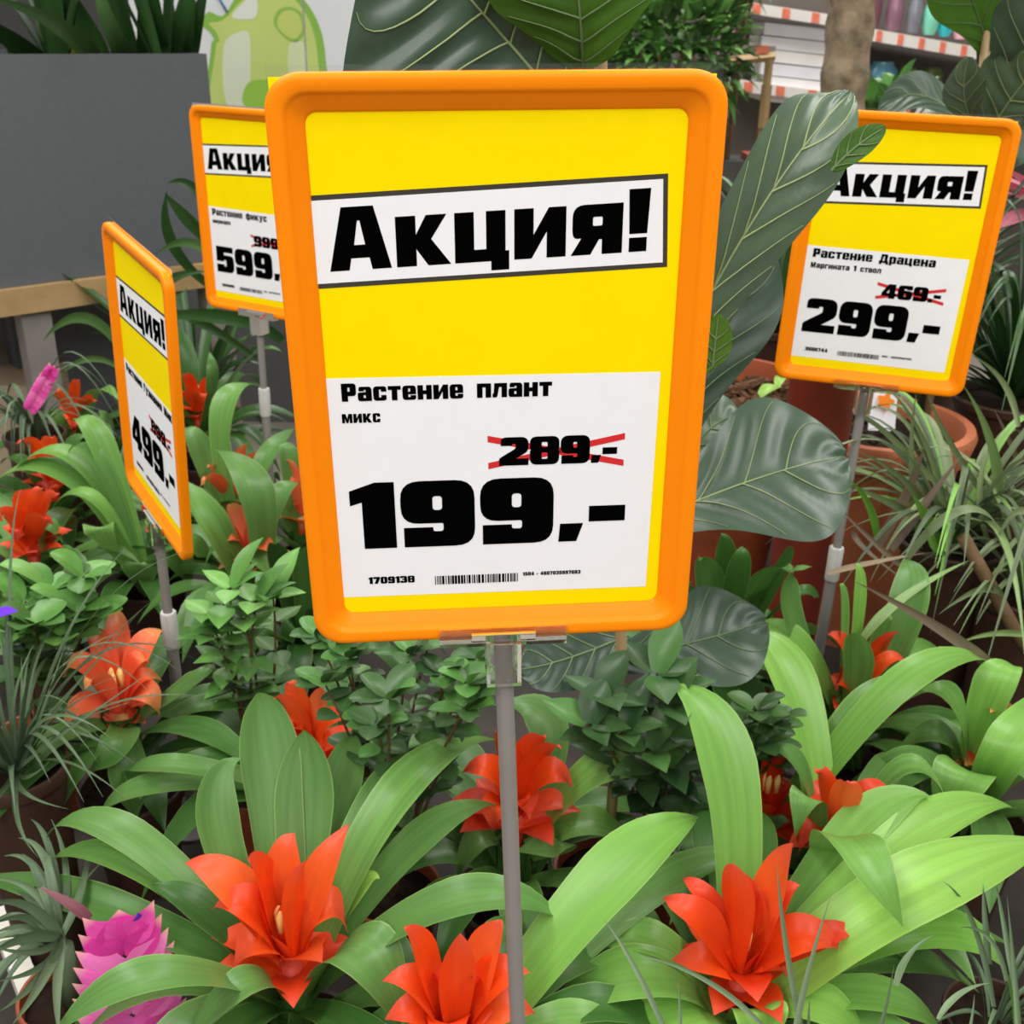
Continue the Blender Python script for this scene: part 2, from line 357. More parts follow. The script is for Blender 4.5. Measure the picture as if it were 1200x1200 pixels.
NINE = [[(.03, 0), (1, 0, .27), (1, 1, .27), (0, 1, .27), (0, .36, .24), (.57, .36, .03), (.57, .235, .04), (.43, .235, .04), (.43, .30), (.03, .30)], rc(.43, .56, .56, .77, .05)]
LC = .80
G = {
 'А': (1.02, [[[(0, 0), (.32, 0), (.36, .19), (.66, .19), (.70, 0), (1.02, 0), (.76, 1), (.24, 1)], [(.42, .40), (.60, .40), (.53, .78), (.49, .78)]]]),
 'к': (.88, [[[(0, 0), (.33, 0), (.33, .27), (.52, 0), (.9, 0), (.58, .42), (.84, LC), (.5, LC), (.33, .5), (.33, LC), (0, LC)]]]),
 'ц': (.90, [[[(0, 0), (.6, 0), (.6, -.15), (.9, -.15), (.9, .16), (.84, .16), (.84, LC), (.52, LC), (.52, .2), (.32, .2), (.32, LC), (0, LC)]]]),
 'и': (.86, [[[(0, 0), (.29, 0), (.54, .42), (.54, 0), (.86, 0), (.86, LC), (.57, LC), (.32, .38), (.32, LC), (0, LC)]]]),
 'я': (.86, [[[(0, 0), (.33, 0), (.47, .24), (.52, .24), (.52, 0), (.86, 0), (.86, LC), (.02, LC, .2), (.02, .27, .16), (.17, .27)], rc(.36, .46, .52, .60, .03)]]),
 '!': (.36, [[[(.03, .29), (.33, .29), (.36, 1), (0, 1)]], [[(.03, 0), (.33, 0), (.33, .23), (.03, .23)]]]),
 'Р': (.84, [[[(0, 0), (.36, 0), (.36, .3), (.84, .3, .2), (.84, 1, .2), (0, 1)], rc(.36, .55, .48, .78, .02)]]),
 'а': (.80, [[[(0, 0, .16), (.8, 0), (.8, LC, .2), (.06, LC, .12), (.06, .55), (.36, .55), (.36, .62), (.46, .62), (.46, .50), (0, .48, .12)], rc(.33, .17, .46, .33, .02)]]),
 'с': (.76, [[[(0, 0, .2), (.76, 0, .2), (.76, .31), (.45, .31), (.45, .18), (.33, .18), (.33, .62), (.45, .62), (.45, .5), (.76, .5), (.76, LC, .2), (0, LC, .2)]]]),
 'т': (.74, [[[(.21, 0), (.53, 0), (.53, .58), (.74, .58), (.74, LC), (0, LC), (0, .58), (.21, .58)]]]),
 'е': (.78, [[[(0, 0, .2), (.78, 0, .2), (.78, .26), (.46, .26), (.46, .16), (.33, .16), (.33, .31), (.78, .31), (.78, LC, .2), (0, LC, .2)], rc(.33, .46, .45, .64, .02)]]),
 'н': (.82, [[[(0, 0), (.32, 0), (.32, .29), (.5, .29), (.5, 0), (.82, 0), (.82, LC), (.5, LC), (.5, .51), (.32, .51), (.32, LC), (0, LC)]]]),
 'п': (.82, [[[(0, 0), (.32, 0), (.32, .58), (.5, .58), (.5, 0), (.82, 0), (.82, LC), (0, LC)]]]),
 'л': (.84, [[[(0, 0), (.26, 0, .1), (.38, .58), (.52, .58), (.52, 0), (.84, 0), (.84, LC), (.1, LC), (.06, .24), (0, .22)]]]),
 'м': (1.04, [[[(0, 0), (.28, 0), (.28, .42), (.43, 0), (.61, 0), (.76, .42), (.76, 0), (1.04, 0), (1.04, LC), (.66, LC), (.52, .36), (.38, LC), (0, LC)]]]),
 'ф': (1.0, [[[(.36, -.2), (.64, -.2), (.64, 0), (1, 0, .2), (1, LC, .2), (.64, LC), (.64, .95), (.36, .95), (.36, LC), (0, LC, .2), (0, 0, .2), (.36, 0)], rc(.27, .2, .36, .6, .02), rc(.64, .2, .73, .6, .02)]]),
 'у': (.84, [[[(.06, -.2), (.46, -.2, .12), (.84, LC), (.52, LC), (.43, .36), (.33, LC), (0, LC), (.27, .1), (.22, .02), (.06, .02)]]]),
 'г': (.66, [[[(0, 0), (.32, 0), (.32, .56), (.66, .56), (.66, LC), (0, LC)]]]),
 'р': (.80, [[[(0, -.2), (.33, -.2), (.33, 0), (.8, 0, .2), (.8, LC, .2), (0, LC)], rc(.33, .18, .46, .61, .02)]]),
 'Д': (1.06, [[[(0, -.15), (.28, -.15), (.28, 0), (.78, 0), (.78, -.15), (1.06, -.15), (1.06, .24), (.95, .24), (.95, 1), (.2, 1), (.13, .3), (0, .24)], [(.4, .24), (.6, .24), (.6, .76), (.48, .76)]]]),
 'в': (.80, [[[(0, 0), (.8, 0, .2), (.8, .42, .08), (.77, LC, .2), (0, LC)], rc(.33, .48, .44, .62, .02), rc(.33, .17, .45, .32, .02)]]),
 'о': (.80, [[[(0, 0, .22), (.8, 0, .22), (.8, LC, .22), (0, LC, .22)], rc(.33, .17, .47, .63, .04)]]),
 '0': (.98, [[[(0, 0, .27), (.98, 0, .27), (.98, 1, .27), (0, 1, .27)], rc(.42, .24, .56, .76, .05)]]),
 '1': (.60, [[[(.16, 0), (.6, 0), (.6, 1), (.34, 1), (0, .88), (0, .66), (.16, .71)]]]),
 '2': (1.0, [[[(0, 0), (1, 0), (1, .24), (.58, .24), (1, .5, .14), (1, 1, .27), (.06, 1, .2), (.06, .70), (.44, .70), (.44, .76, .03), (.56, .76, .03), (.56, .60, .05), (0, .26, .05)]]]),
 '3': (1.0, [[[(0, 0, .2), (1, 0, .25), (1, .50, .1), (.97, .53, .03), (1, 1, .25), (0, 1, .2), (0, .70), (.44, .70), (.44, .77, .02), (.56, .77, .02), (.56, .61), (.28, .61), (.28, .43), (.56, .43), (.56, .23), (.44, .23), (.44, .31), (0, .31)]]]),
 '4': (1.04, [[[(.5, 0), (.92, 0), (.92, .17), (1.04, .17), (1.04, .38), (.92, .38), (.92, 1), (.42, 1), (0, .38), (0, .17), (.5, .17)], [(.34, .38), (.5, .38), (.5, .64)]]]),
 '5': (1.0, [[[(.02, 0), (1, 0, .27), (1, .67, .2), (.46, .67), (.46, .77), (.98, .77), (.98, 1), (.04, 1), (.02, .42), (.44, .42), (.44, .48, .02), (.56, .48, .02), (.56, .235, .04), (.44, .235, .04), (.44, .31), (.02, .31)]]]),
 '7': (.96, [[[(.16, 0), (.6, 0), (.96, .74), (.96, 1), (0, 1), (0, .72), (.46, .72)]]]),
 '8': (1.0, [[[(0, 0, .25), (1, 0, .25), (1, .5, .06), (.96, .53, .03), (1, .56, .03), (1, 1, .25), (0, 1, .25), (0, .56, .03), (.04, .53, .03), (0, .5, .06)], rc(.40, .62, .60, .80, .05), rc(.40, .20, .60, .43, .05)]]),
 '9': (1.0, [NINE]),
 ',': (.34, [[[(0, 0), (.25, 0), (.34, .28), (.02, .28)]]]),
 '.': (.30, [[[(0, 0), (.3, 0), (.3, .26), (0, .26)]]]),
 '-': (.50, [[[(0, .30), (.5, .30), (.5, .54), (0, .54)]]]),
 ' ': (.62, []),
}
G['6'] = (1.0, [[[(1 - q[0], 1 - q[1]) + tuple(q[2:]) for q in c] for c in NINE]])
G['М'] = (1.1, [[[(x, y / LC) for x, y in G['м'][1][0][0]]]])
G['Г'] = (.7, [[[(x, y / LC) for x, y in G['г'][1][0][0]]]])


G['з'] = (.8, [[[(q[0] * .8, q[1] * LC) + tuple(v * .8 for v in q[2:]) for q in c] for c in G['3'][1][0]]])


def text(mb, s, fn, x0, x1, yb, h, track=.07, rot=0.0):
    """set string s between x0 and x1 (mm) on baseline yb (mm, y down) at cap height h"""
    tot = sum(G[c][0] for c in s) + track * (len(s) - 1); k = (x1 - x0) / tot; x = 0
    for c in s:
        wd, shapes = G[c]
        for sh in shapes:
            loops = [[Vector((a, q, 0)) for a, q in rp(lp)] for lp in sh]
            flat = [v for lp in loops for v in lp]
            tris = tessellate_polygon(loops)
            vs = []
            for v in flat:
                lx = (x + v.x) * k; ly = -v.y * h
                vs.append(fn(x0 + lx, yb + ly + lx * rot))
            mb.add(vs, tris)
        x += wd + track


def price_sign(label, T, Rm, pole_bot, name1, name2, old, new, code, rotw=-.046, ean='4607035997093', split=0.5, collar_at=None):
    T = Vector(T); Rm = Matrix(Rm)

    def P(x, y, z=0.0): return T + Rm @ Vector((x / 1000, y / 1000, z / 1000))
    root = empty('price_sign', (pole_bot[0], pole_bot[1], TZ), label, 'sign', 'orange framed price signs')
    # moulded frame: profile (inset, depth) swept round a rounded rectangle
    prof = [(1.5, 10.5), (0.2, 9.5), (0, 2.6), (0.5, 1.1), (1.8, 0.2), (3.4, 0), (7.4, 0.2), (8.6, 0.8), (9.3, 2.0), (10.4, 2.9), (16.6, 5.6), (18.0, 7.2), (18.4, 9.0), (18.4, 10.5), (1.5, 10.5)]
    W2, H2, r0 = 111, 157.5, 17; nc = 9
    b = MB(); vs = []; rows = []
    for d, z in prof:
        r = max(r0 - d * 0.62, 3); hx, hy = W2 - d, H2 - d; row = []
        for (sx, sy, a0) in ((1, 1, 0), (-1, 1, 90), (-1, -1, 180), (1, -1, 270)):
            for k in range(nc):
                g = math.radians(a0 + 90 * k / (nc - 1)); row.append(P(sx * (hx - r) + r * math.cos(g), sy * (hy - r) + r * math.sin(g), z))
        rows.append(row); vs += row
    n = len(rows[0]); fs = [(i * n + k, i * n + (k + 1) % n, (i + 1) * n + (k + 1) % n, (i + 1) * n + k) for i in range(len(rows) - 1) for k in range(n)]
    b.add(vs, fs); b.build('frame', ORANGE, root, sharp=50)

    def sheet(mb, c, z, nx=1):
        """flat sheet with corners c = TL, TR, BR, BL (mm), subdivided nx times, very slightly bowed like paper"""
        v = []
        for j in range(2):
            for i in range(nx + 1):
                s = i / nx; A = (Vector(c[0]) * (1 - s) + Vector(c[1]) * s); B = (Vector(c[3]) * (1 - s) + Vector(c[2]) * s)
                q = A if j == 0 else B; v.append(P(q.x, q.y, z))
        mb.add(v, [(i, i + 1, nx + 2 + i, nx + 1 + i) for i in range(nx)])

    def slabs(mb, c, z, th=0.25):
        a = [P(x, y, z) for x, y in c] + [P(x, y, z + th) for x, y in c]
        mb.add(a, [(0, 1, 2, 3), (7, 6, 5, 4), (0, 4, 5, 1), (1, 5, 6, 2), (2, 6, 7, 3), (3, 7, 4, 0)])
    b = MB(); slabs(b, [(-108.6, -155.2), (105.5, -155.2), (105.5, 150), (-108.6, 150)], 7.3, 0.4); ins = b.build('paper_insert', YELLOW, root, smooth=False)
    b = MB(); slabs(b, [(-109.5, -160.2), (109, -160.2), (109, 150), (-109.5, 150)], 8.6, 0.5); b.build('clear_sleeve', SHEET, root, smooth=False)
    # promo strip
    b = MB(); c = [(-95, -100.7), (84.6, -108.9), (87, -62), (-94.4, -54.2)]
    slabs(b, c, 7.15, .12); b.build('strip_border', BORDER, ins, smooth=False)
    b = MB(); slabs(b, [(-94, -98.2), (82.2, -106.3), (84.5, -64.4), (-93.2, -56.8)], 7.0, .1); b.build('promo_strip', WHITE, ins, smooth=False)
    b = MB(); slabs(b, [(-94.3, -6), (87, -4.8), (86, 129.8), (-94.3, 129)], 7.15, .12); b.build('price_panel', WHITE, ins, smooth=False)
    # printing
    fn = lambda x, y: P(x, y, 6.9)
    b = MB()
    text(b, 'Акция!', fn, -86.4, 76.4, -63.0, 31.6, .085, rotw); b.build('promo_word', BLACK, ins, smooth=False); b = MB()
    text(b, name1[0], fn, -85.5, name1[1], 7.2, 10.2, .09)
    if name2[0]: text(b, name2[0], fn, -86.2, name2[1], 19.6, 6.6, .1)
    b.build('product_name', BLACK, ins, smooth=False); b = MB()
    text(b, old, fn, -1.2, 65.0, 47.8, 17.0, .05); b.build('old_price', BLACK, ins, smooth=False); b = MB()
    text(b, new, fn, -85.5, 71.2, 97.2, 41.6, .075); b.build('new_price', BLACK, ins, smooth=False); b = MB()
    text(b, code, fn, -78, -51.2, 120.6, 4.6, .08)
    text(b, '1584 - ' + ean, fn, 12.3, 46.4, 119.0, 2.4, .14)
    b.build('code_numbers', BLACK, ins, smooth=False); b = MB()
    rr = random.Random(code); x = -39.4
    while x < 9.0:
        wv = rr.choice((.5, .5, .9, 1.3)); v = [fn(x, 117.0), fn(min(9.2, x + wv), 117.0), fn(min(9.2, x + wv), 122.7), fn(x, 122.7)]; b.add(v, [(0, 1, 2, 3)]); x += wv + rr.choice((.4, .5, .8))
    b.build('barcode', BLACK, ins, smooth=False)
    b = MB(); fr = lambda x, y: P(x, y, 6.97)
    for (xa, ya, xb, yb_) in ((-7.5, 31.4, 69, 48.4), (-7.3, 47.8, 69.1, 32.2)):
        b.add([fr(xa, ya - 1.9), fr(xb, yb_ - 1.9), fr(xb, yb_ + 1.9), fr(xa, ya + 1.9)], [(0, 1, 2, 3)])
    b.build('red_cross', REDP, ins, smooth=False)
    # clear clip: bar gripping the lower edge and a socket over the tube
    cl = MB()
    fr0 = [(-38, 148.5), (38, 148.5), (38, 161), (-38, 161)]
    slabs(cl, fr0, -2.6, 1.6)
    slabs(cl, [(-38, 157.8), (38, 157.8), (38, 160.6), (-38, 160.6)], -1.0, 12)
    slabs(cl, [(-19, 151.5), (19, 151.5), (19, 156), (-19, 156)], -5.6, 3)
    for sx in (-1, 1):
        slabs(cl, [(sx * 8.2, 158), (sx * 10.4, 158), (sx * 10.4, 188), (sx * 8.2, 188)], -5.5, 20)
    slabs(cl, [(-10.4, 158), (10.4, 158), (10.4, 188), (-10.4, 188)], -6.6, 1.5)
    slabs(cl, [(-10.4, 158), (10.4, 158), (10.4, 188), (-10.4, 188)], 12, 1.5)
    cl.build('clip', CLEAR, root, smooth=False)
    top = P(0, 163, 4); bot = Vector(pole_bot)
    b = MB(); cut = top.lerp(bot, split)
    b.tube([top, cut], 0.0056, 16); b.build('upper_tube', POLE, root, sharp=50)
    b = MB(); b.tube([cut.lerp(top, .02), bot], 0.0072 if split < .95 else 0.006, 16); b.build('lower_tube', POLE, root, sharp=50)
    d = (bot - top).normalized()
    if split < .95:
        b = MB(); ca = cut - d * 0.012; cb_ = cut + d * 0.036
        b.tube([ca, ca + d * .003, cb_ - d * .002, cb_], [.0086, .0094, .0092, .0086], 20)
        for k in range(3):
            g = k * 2.1 - 1.57; b.box(ca.lerp(cb_, .25) + Vector((math.cos(g), math.sin(g), 0)) * .0092, .0012, .0012, .022)
        b.build('collar', COLLAR, root, sharp=40)
    b = MB(); b.lathe((bot.x, bot.y, TZ), [(0, 0), (.032, 0), (.032, .004), (.012, .009), (.009, .02), (0, .02)], 24); b.build('foot', POLE, root, sharp=40)
    return root


price_sign('largest orange framed price sign in front, reading 199 below Акция, on a grey tube', (-0.0066, 0.5544, 1.2531),
           ((0.9964, 0.0166, -0.0832), (0.0825, 0.039, 0.9958), (0.0197, -0.9991, 0.0375)), (0.024, 0.566, TZ), ('Растение плант', 27.8), ('микс', -65.6), '289,-', '199,-', '1709138', split=.97)
price_sign('orange framed price sign reading 299 at the right, partly behind a big fig leaf', (0.4305, 1.2633, 1.1917),
           ((0.9657, -0.0179, 0.2589), (-0.2584, 0.0298, 0.9656), (-0.025, -0.9994, 0.0242)), (0.417, 1.272, TZ), ('Растение Драцена', 52), ('Маргината 1 ствол', -6), '469.-', '299,-', '3588744', split=.40)
price_sign('orange framed price sign reading 499 at the left, seen almost edge on', (-0.3979, 1.1078, 1.0669),
           ((0.5485, -0.0622, 0.8338), (-0.8315, 0.0643, 0.5518), (-0.0879, -0.996, -0.0164)), (-0.4085, 1.12, TZ), ('Растение Гузмания Микс', 86), ('', 0), '899.-', '499,-', '3588127', split=.29)
price_sign('orange framed price sign reading 599 at the back, half hidden by the front sign', (-0.417, 1.7272, 1.1533),
           ((0.8676, -0.0062, 0.4973), (-0.4973, 0.0019, 0.8676), (-0.0063, -1.0, -0.0014)), (-0.422, 1.731, TZ), ('Растение фикус', 29), ('микрокарпа', -48), '999.-', '599,-', '3588090', split=.25)


# ------------------------------------------------------------------ pots
def pot(parent, x, y, r, h, mat, z0=TZ, soil=SOIL, rim=.008):
    b = MB(); b.lathe((x, y, z0), [(0, 0), (r * .72, 0), (r * .94, h - rim * 2.2), (r * .95, h - rim * 2), (r * 1.03, h - rim * 1.9), (r * 1.06, h - .002), (r * 1.04, h), (r * .98, h), (r * .95, h - .004), (r * .93, h - .03)], 36)
    p = b.build('pot', mat, parent, sharp=35)
    b = MB(); rr = random.Random(int(x * 999 + y * 77)); n = 18; vs = [Vector((x, y, z0 + h - .014))]; fs = []
    for ring in (.5, 1):
        for k in range(n):
            g = 2 * math.pi * k / n; vs.append(Vector((x + r * .95 * ring * math.cos(g), y + r * .95 * ring * math.sin(g), z0 + h - .016 + rr.uniform(-.004, .004) * (ring < 1))))
    for k in range(n):
        k2 = (k + 1) % n; fs += [(0, 1 + k, 1 + k2), (1 + k, 1 + n + k, 1 + n + k2, 1 + k2)]
    b.add(vs, fs); b.build('soil', soil, p); return p


# ------------------------------------------------------------------ bromeliads
def bromeliad(label, fx, fy, fh, leaves, bracts, fill=8, nb=6, bl=.058, tint=.55, mat=BRACT, bt=.45, lw=.038, seed=1, flower=True, avoid=None, llen=(.13, .2), baseh=None, potr=.058, pick=None):
    """heart at pixel (fx, fy) and height fh over the bed datum; leaves: (tip px, py, h, mid px, py, h, width px[, tint])"""
    rr = random.Random(seed)
    H = at(fx, fy, fh); hz = H.z; bz = HB + (baseh if baseh is not None else fh - .095)
    X, Y = H.x, H.y
    if pick: X += pick[0]; Y += pick[1]
    root = empty('bromeliad', (X, Y, TZ), label, 'potted plant', 'potted bromeliads')
    ptop = min(bz - .02, TZ + .13)
    pot(root, X, Y, potr, ptop - TZ + .012, DARKPOT)
    b = MB()
    for L in leaves:
        tip, mid = at(*L[0:3]), at(*L[3:6])
        wd = L[6] * pxm(mid) * 1.12; ti = L[7] if len(L) > 7 else tint + rr.uniform(-.1, .1)
        roll = L[8] if len(L) > 8 else 0
        d = Vector((mid.x - X, mid.y - Y, 0)); d = d.normalized() * .016 if d.length > 1e-3 else d
        b.ribbon(Vector((X, Y, bz)) + d, mid, tip, wd, strap, ti, .2, 18, 6, roll=roll, wave=.012, ph=rr.uniform(0, 6))
    a0 = rr.uniform(0, 6)
    for k in range(7):      # sheathing leaf bases round the stem
        g = a0 + k * 2.4; u = Vector((math.cos(g), math.sin(g), 0)); p0 = Vector((X, Y, ptop - .005)) + u * .008
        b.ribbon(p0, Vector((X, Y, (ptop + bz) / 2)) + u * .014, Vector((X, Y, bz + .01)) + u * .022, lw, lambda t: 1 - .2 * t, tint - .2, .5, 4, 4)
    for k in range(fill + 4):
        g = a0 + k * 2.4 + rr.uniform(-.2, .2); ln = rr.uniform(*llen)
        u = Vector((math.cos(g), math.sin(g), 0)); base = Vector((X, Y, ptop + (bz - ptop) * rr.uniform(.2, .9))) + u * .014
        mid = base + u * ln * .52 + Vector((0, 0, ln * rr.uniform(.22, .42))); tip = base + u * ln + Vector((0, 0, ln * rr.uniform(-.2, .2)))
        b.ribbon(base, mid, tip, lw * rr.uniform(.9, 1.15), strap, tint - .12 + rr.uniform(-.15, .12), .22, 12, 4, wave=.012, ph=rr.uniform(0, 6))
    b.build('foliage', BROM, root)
    if not flower: return root
    b = MB(); ctr = Vector((H.x, H.y, hz - .052))
    b.tube([Vector((X, Y, bz - .02)), ctr - Vector((0, 0, .012))], [.009, .009], 8, tint=.2)
    for L in bracts:
        tip, mid = at(L[0], L[1], fh + L[2]), at(L[3], L[4], fh + L[5]); wd = L[6] * pxm(mid) * 1.08
        ti = L[7] if len(L) > 7 else bt + rr.uniform(-.15, .15)
        u = Vector((mid.x - ctr.x, mid.y - ctr.y, 0)); u = u.normalized() * .008 if u.length > 1e-3 else u
        vd = (mid - CAMP).normalized(); sv = (tip - ctr).cross(vd).normalized(); sh = Vector((-(tip - ctr).y, (tip - ctr).x, 0)).normalized()
        if sh.dot(sv) < 0: sh = -sh
        sd = sv * .7 + sh
        if (tip - ctr).cross(sd).z < 0 and abs((tip - ctr).cross(sd).normalized().z) > .15: sd = -sd
        b.ribbon(ctr + u, mid, tip, wd, ovate, ti, .42, 14, 6, wave=.03, ph=rr.uniform(0, 6), side=sd)
    a0 = rr.uniform(0, 6)
    for k in range(nb + 5):
        out = k >= nb; g = a0 + k * 2.4; e = .1 if out else k / max(1, nb - 1); ln = bl * rr.uniform(.85, 1.1) * (1.05 - .45 * e)
        u = Vector((math.cos(g), math.sin(g), 0)); base = ctr + u * .006 - Vector((0, 0, .02 if out else 0))
        up = (.42 if out else .3) + .75 * e
        mid = base + u * ln * (.62 - .35 * e) + Vector((0, 0, ln * up * .8)); tip = base + u * ln * (1.25 - .75 * e) + Vector((0, 0, ln * up * (1.0 + .35 * e)))
        b.ribbon(base, mid, tip, ln * .78, ovate, bt + rr.uniform(-.25, .25), .36, 10, 4, wave=.012, ph=rr.uniform(0, 6))
    fl = b.build('flower', mat, root)
    b = MB()
    for k in range(4):
        g = k * 2.4 + a0; q = Vector((H.x + .007 * math.cos(g), H.y + .007 * math.sin(g), hz - .022))
        b.tube([q, q + Vector((0, 0, .016)), q + Vector((.001, 0, .022))], [.003, .0036, .001], 7)
    b.build('floret', FLORET, fl)
    return root


# front left (heart near 337,1075)
bromeliad('orange-red flowering bromeliad at front left, right beside the pink paddle flower', 335, 1062, .22, [
    (54, 982, .19, 150, 980, .24, 46, .55), (50, 1017, .17, 155, 1012, .22, 38, .6), (-30, 1030, .13, 120, 1062, .20, 48, .42),
    (176, 1036, .22, 245, 1072, .2, 44, .25), (60, 1215, .19, 190, 1142, .245, 52, .52), (215, 1225, .15, 292, 1150, .2, 44, .5),
    (478, 1225, .14, 422, 1112, .21, 74, .55), (302, 812, .33, 318, 900, .27, 62, .5), (357, 855, .30, 357, 945, .24, 62, .48),
    (418, 862, .27, 398, 930, .22, 46, .55), (283, 888, .29, 256, 965, .25, 44, .5), (585, 868, .23, 470, 925, .27, 52, .6),
    (525, 875, .2, 445, 935, .24, 46, .52), (582, 944, .2, 490, 985, .22, 44, .55), (660, 1078, .2, 530, 1056, .24, 60, .5), (445, 1030, .22, 415, 1052, .2, 30, .95)],
    [(217, 1012, .03, 270, 1037, .02, 52, .8), (248, 1066, .0, 292, 1062, .01, 48, .45), (346, 976, .05, 333, 1015, .03, 42, .7), (290, 1005, .06, 305, 1030, .03, 44, .5),
     (360, 1008, .06, 347, 1045, .03, 26, .5), (409, 966, .06, 378, 1025, .03, 44, .7), (407, 1092, -.03, 380, 1062, .0, 48, .65), (272, 1140, -.05, 300, 1102, -.02, 44, .6),
     (300, 1045, .02, 312, 1062, .0, 44, .4), (345, 1050, .02, 345, 1075, -.01, 40, .4),], fill=5, nb=4, bl=.045, seed=3)
# front centre (behind the foot of the pole)
bromeliad('orange-red flowering bromeliad at front centre, cut by the lower picture edge', 530, 1150, .22, [
    (818, 958, .25, 715, 1030, .24, 76, .72), (878, 1013, .2, 770, 1040, .19, 46, .58), (445, 1085, .15, 460, 1120, .16, 42, .4), (760, 1225, .14, 660, 1195, .18, 46, .62),
    (600, 1080, .17, 580, 1120, .17, 40, .4), (400, 1230, .12, 460, 1200, .16, 44, .45)],
    [(473, 1088, .06, 492, 1120, .03, 46, .5), (540, 1094, .06, 534, 1130, .03, 42, .45), (588, 1078, .05, 572, 1118, .02, 52, .75), (622, 1140, .01, 580, 1148, .01, 50, .5),
     (448, 1150, .01, 488, 1155, .01, 44, .55), (452, 1195, -.02, 488, 1185, -.01, 44, .45), (626, 1188, -.03, 585, 1180, -.01, 50, .7), (530, 1232, -.04, 525, 1200, -.02, 50, .4),
     (515, 1140, .02, 518, 1160, -.01, 40, .35), (552, 1145, .02, 548, 1165, -.01, 40, .4), (480, 1235, -.04, 500, 1205, -.02, 44, .4), (575, 1232, -.04, 560, 1200, -.02, 44, .4)], fill=5, nb=4, bl=.045, seed=5, tint=.5)
# front right
bromeliad('vivid orange-red flowering bromeliad at front right, grass-like blades before it', 876, 1080, .22, [
    (1235, 985, .18, 1070, 1045, .24, 86, .88), (1190, 948, .17, 1075, 975, .21, 56, .82), (1092, 934, .22, 1005, 975, .2, 56, .68),
    (1150, 1165, .07, 1030, 1120, .15, 58, .5), (1065, 1142, .12, 1010, 1108, .18, 24, .7), (1188, 1204, .13, 1110, 1092, .2, 58, .74), (1110, 1220, .08, 1030, 1168, .16, 52, .68), (1020, 1235, .12, 965, 1180, .17, 56, .8),
    (890, 1245, .12, 890, 1185, .17, 60, .8), (692, 1115, .15, 765, 1102, .18, 50, .7), (635, 1192, .12, 750, 1142, .18, 74, .66), (700, 1245, .11, 790, 1185, .16, 76, .75),
    (782, 802, .34, 852, 900, .3, 66, .68), (888, 950, .24, 885, 1000, .2, 44, .5), (850, 985, .2, 858, 1010, .18, 56, .42), (820, 930, .17, 840, 1000, .17, 50, .35), (1190, 1110, .1, 1050, 1090, .15, 50, .5)],
    [(777, 1053, .02, 818, 1078, .02, 46, .35), (800, 1030, .02, 828, 1058, .02, 32, .2), (858, 1012, .07, 860, 1048, .04, 42, .45), (929, 988, .08, 910, 1035, .04, 46, .75),
     (937, 1038, .04, 910, 1062, .02, 42, .45), (988, 1114, -.02, 938, 1098, .0, 50, .4), (787, 1125, -.04, 832, 1125, -.02, 44, .5), (922, 1145, -.05, 905, 1122, -.03, 40, .45),
     (1003, 1088, -.01, 960, 1100, -.01, 34, .15), (877, 1026, .06, 876, 1055, .02, 36, .6), (888, 1040, .05, 884, 1068, .01, 30, .7), (850, 1070, .01, 862, 1085, -.01, 34, .4)], fill=5, nb=5, bl=.045, seed=8, tint=.66, bt=.4)
# middle centre, behind the pole
bromeliad('deep red-orange flowering bromeliad in the middle, directly behind the front sign pole', 605, 900, .22, [
    (783, 945, .17, 715, 897, .24, 62, .7), (560, 832, .2, 640, 848, .2, 46, .52), (745, 1005, .1, 695, 965, .17, 50, .62), (604, 998, .14, 655, 985, .16, 40, .55), (532, 1035, .1, 560, 985, .15, 38, .55),
    (432, 925, .12, 510, 905, .16, 38, .42), (640, 1050, .06, 640, 990, .13, 44, .5), (450, 850, .1, 530, 870, .14, 40, .35)],
    [(670, 922, .0, 642, 908, .02, 42, .45), (543, 905, .01, 575, 905, .02, 40, .5), (577, 975, -.05, 582, 945, -.02, 36, .6), (658, 878, .05, 634, 888, .03, 34, .35), (640, 865, .06, 622, 880, .03, 36, .4), (580, 858, .05, 590, 880, .03, 34, .3), (620, 960, -.04, 615, 935, -.02, 36, .5)], fill=7, nb=6, bl=.05, seed=11, tint=.5, bt=.3)
# left middle: salmon flower with pale tips
bromeliad('salmon-orange bromeliad with cream-tipped bracts, in front of the pole of the 499 sign', 133, 785, .22, [
    (250, 778, .22, 218, 805, .21, 38, .45), (28, 922, .12, 62, 868, .18, 40, .5), (106, 904, .14, 140, 868, .17, 40, .42), (56, 970, .06, 84, 912, .14, 38, .45), (160, 960, .06, 150, 900, .13, 40, .48), (40, 820, .12, 80, 830, .16, 34, .4)],
    [(135, 714, .02, 138, 745, .022, 27, .7), (106, 738, .01, 119, 758, .02, 26, .6), (193, 740, .01, 168, 757, .02, 29, .75), (177, 781, .0, 158, 777, .012, 25, .5), (75, 794, .0, 98, 780, .015, 30, .7),
     (188, 840, -.04, 170, 812, -.01, 31, .75), (75, 856, -.05, 98, 826, -.02, 29, .7), (100, 808, .0, 114, 798, .005, 26, .8), (190, 798, -.02, 165, 795, .0, 22, .3)], fill=8, nb=1, bl=.03, mat=BRACTS, seed=13, tint=.45, baseh=.155)
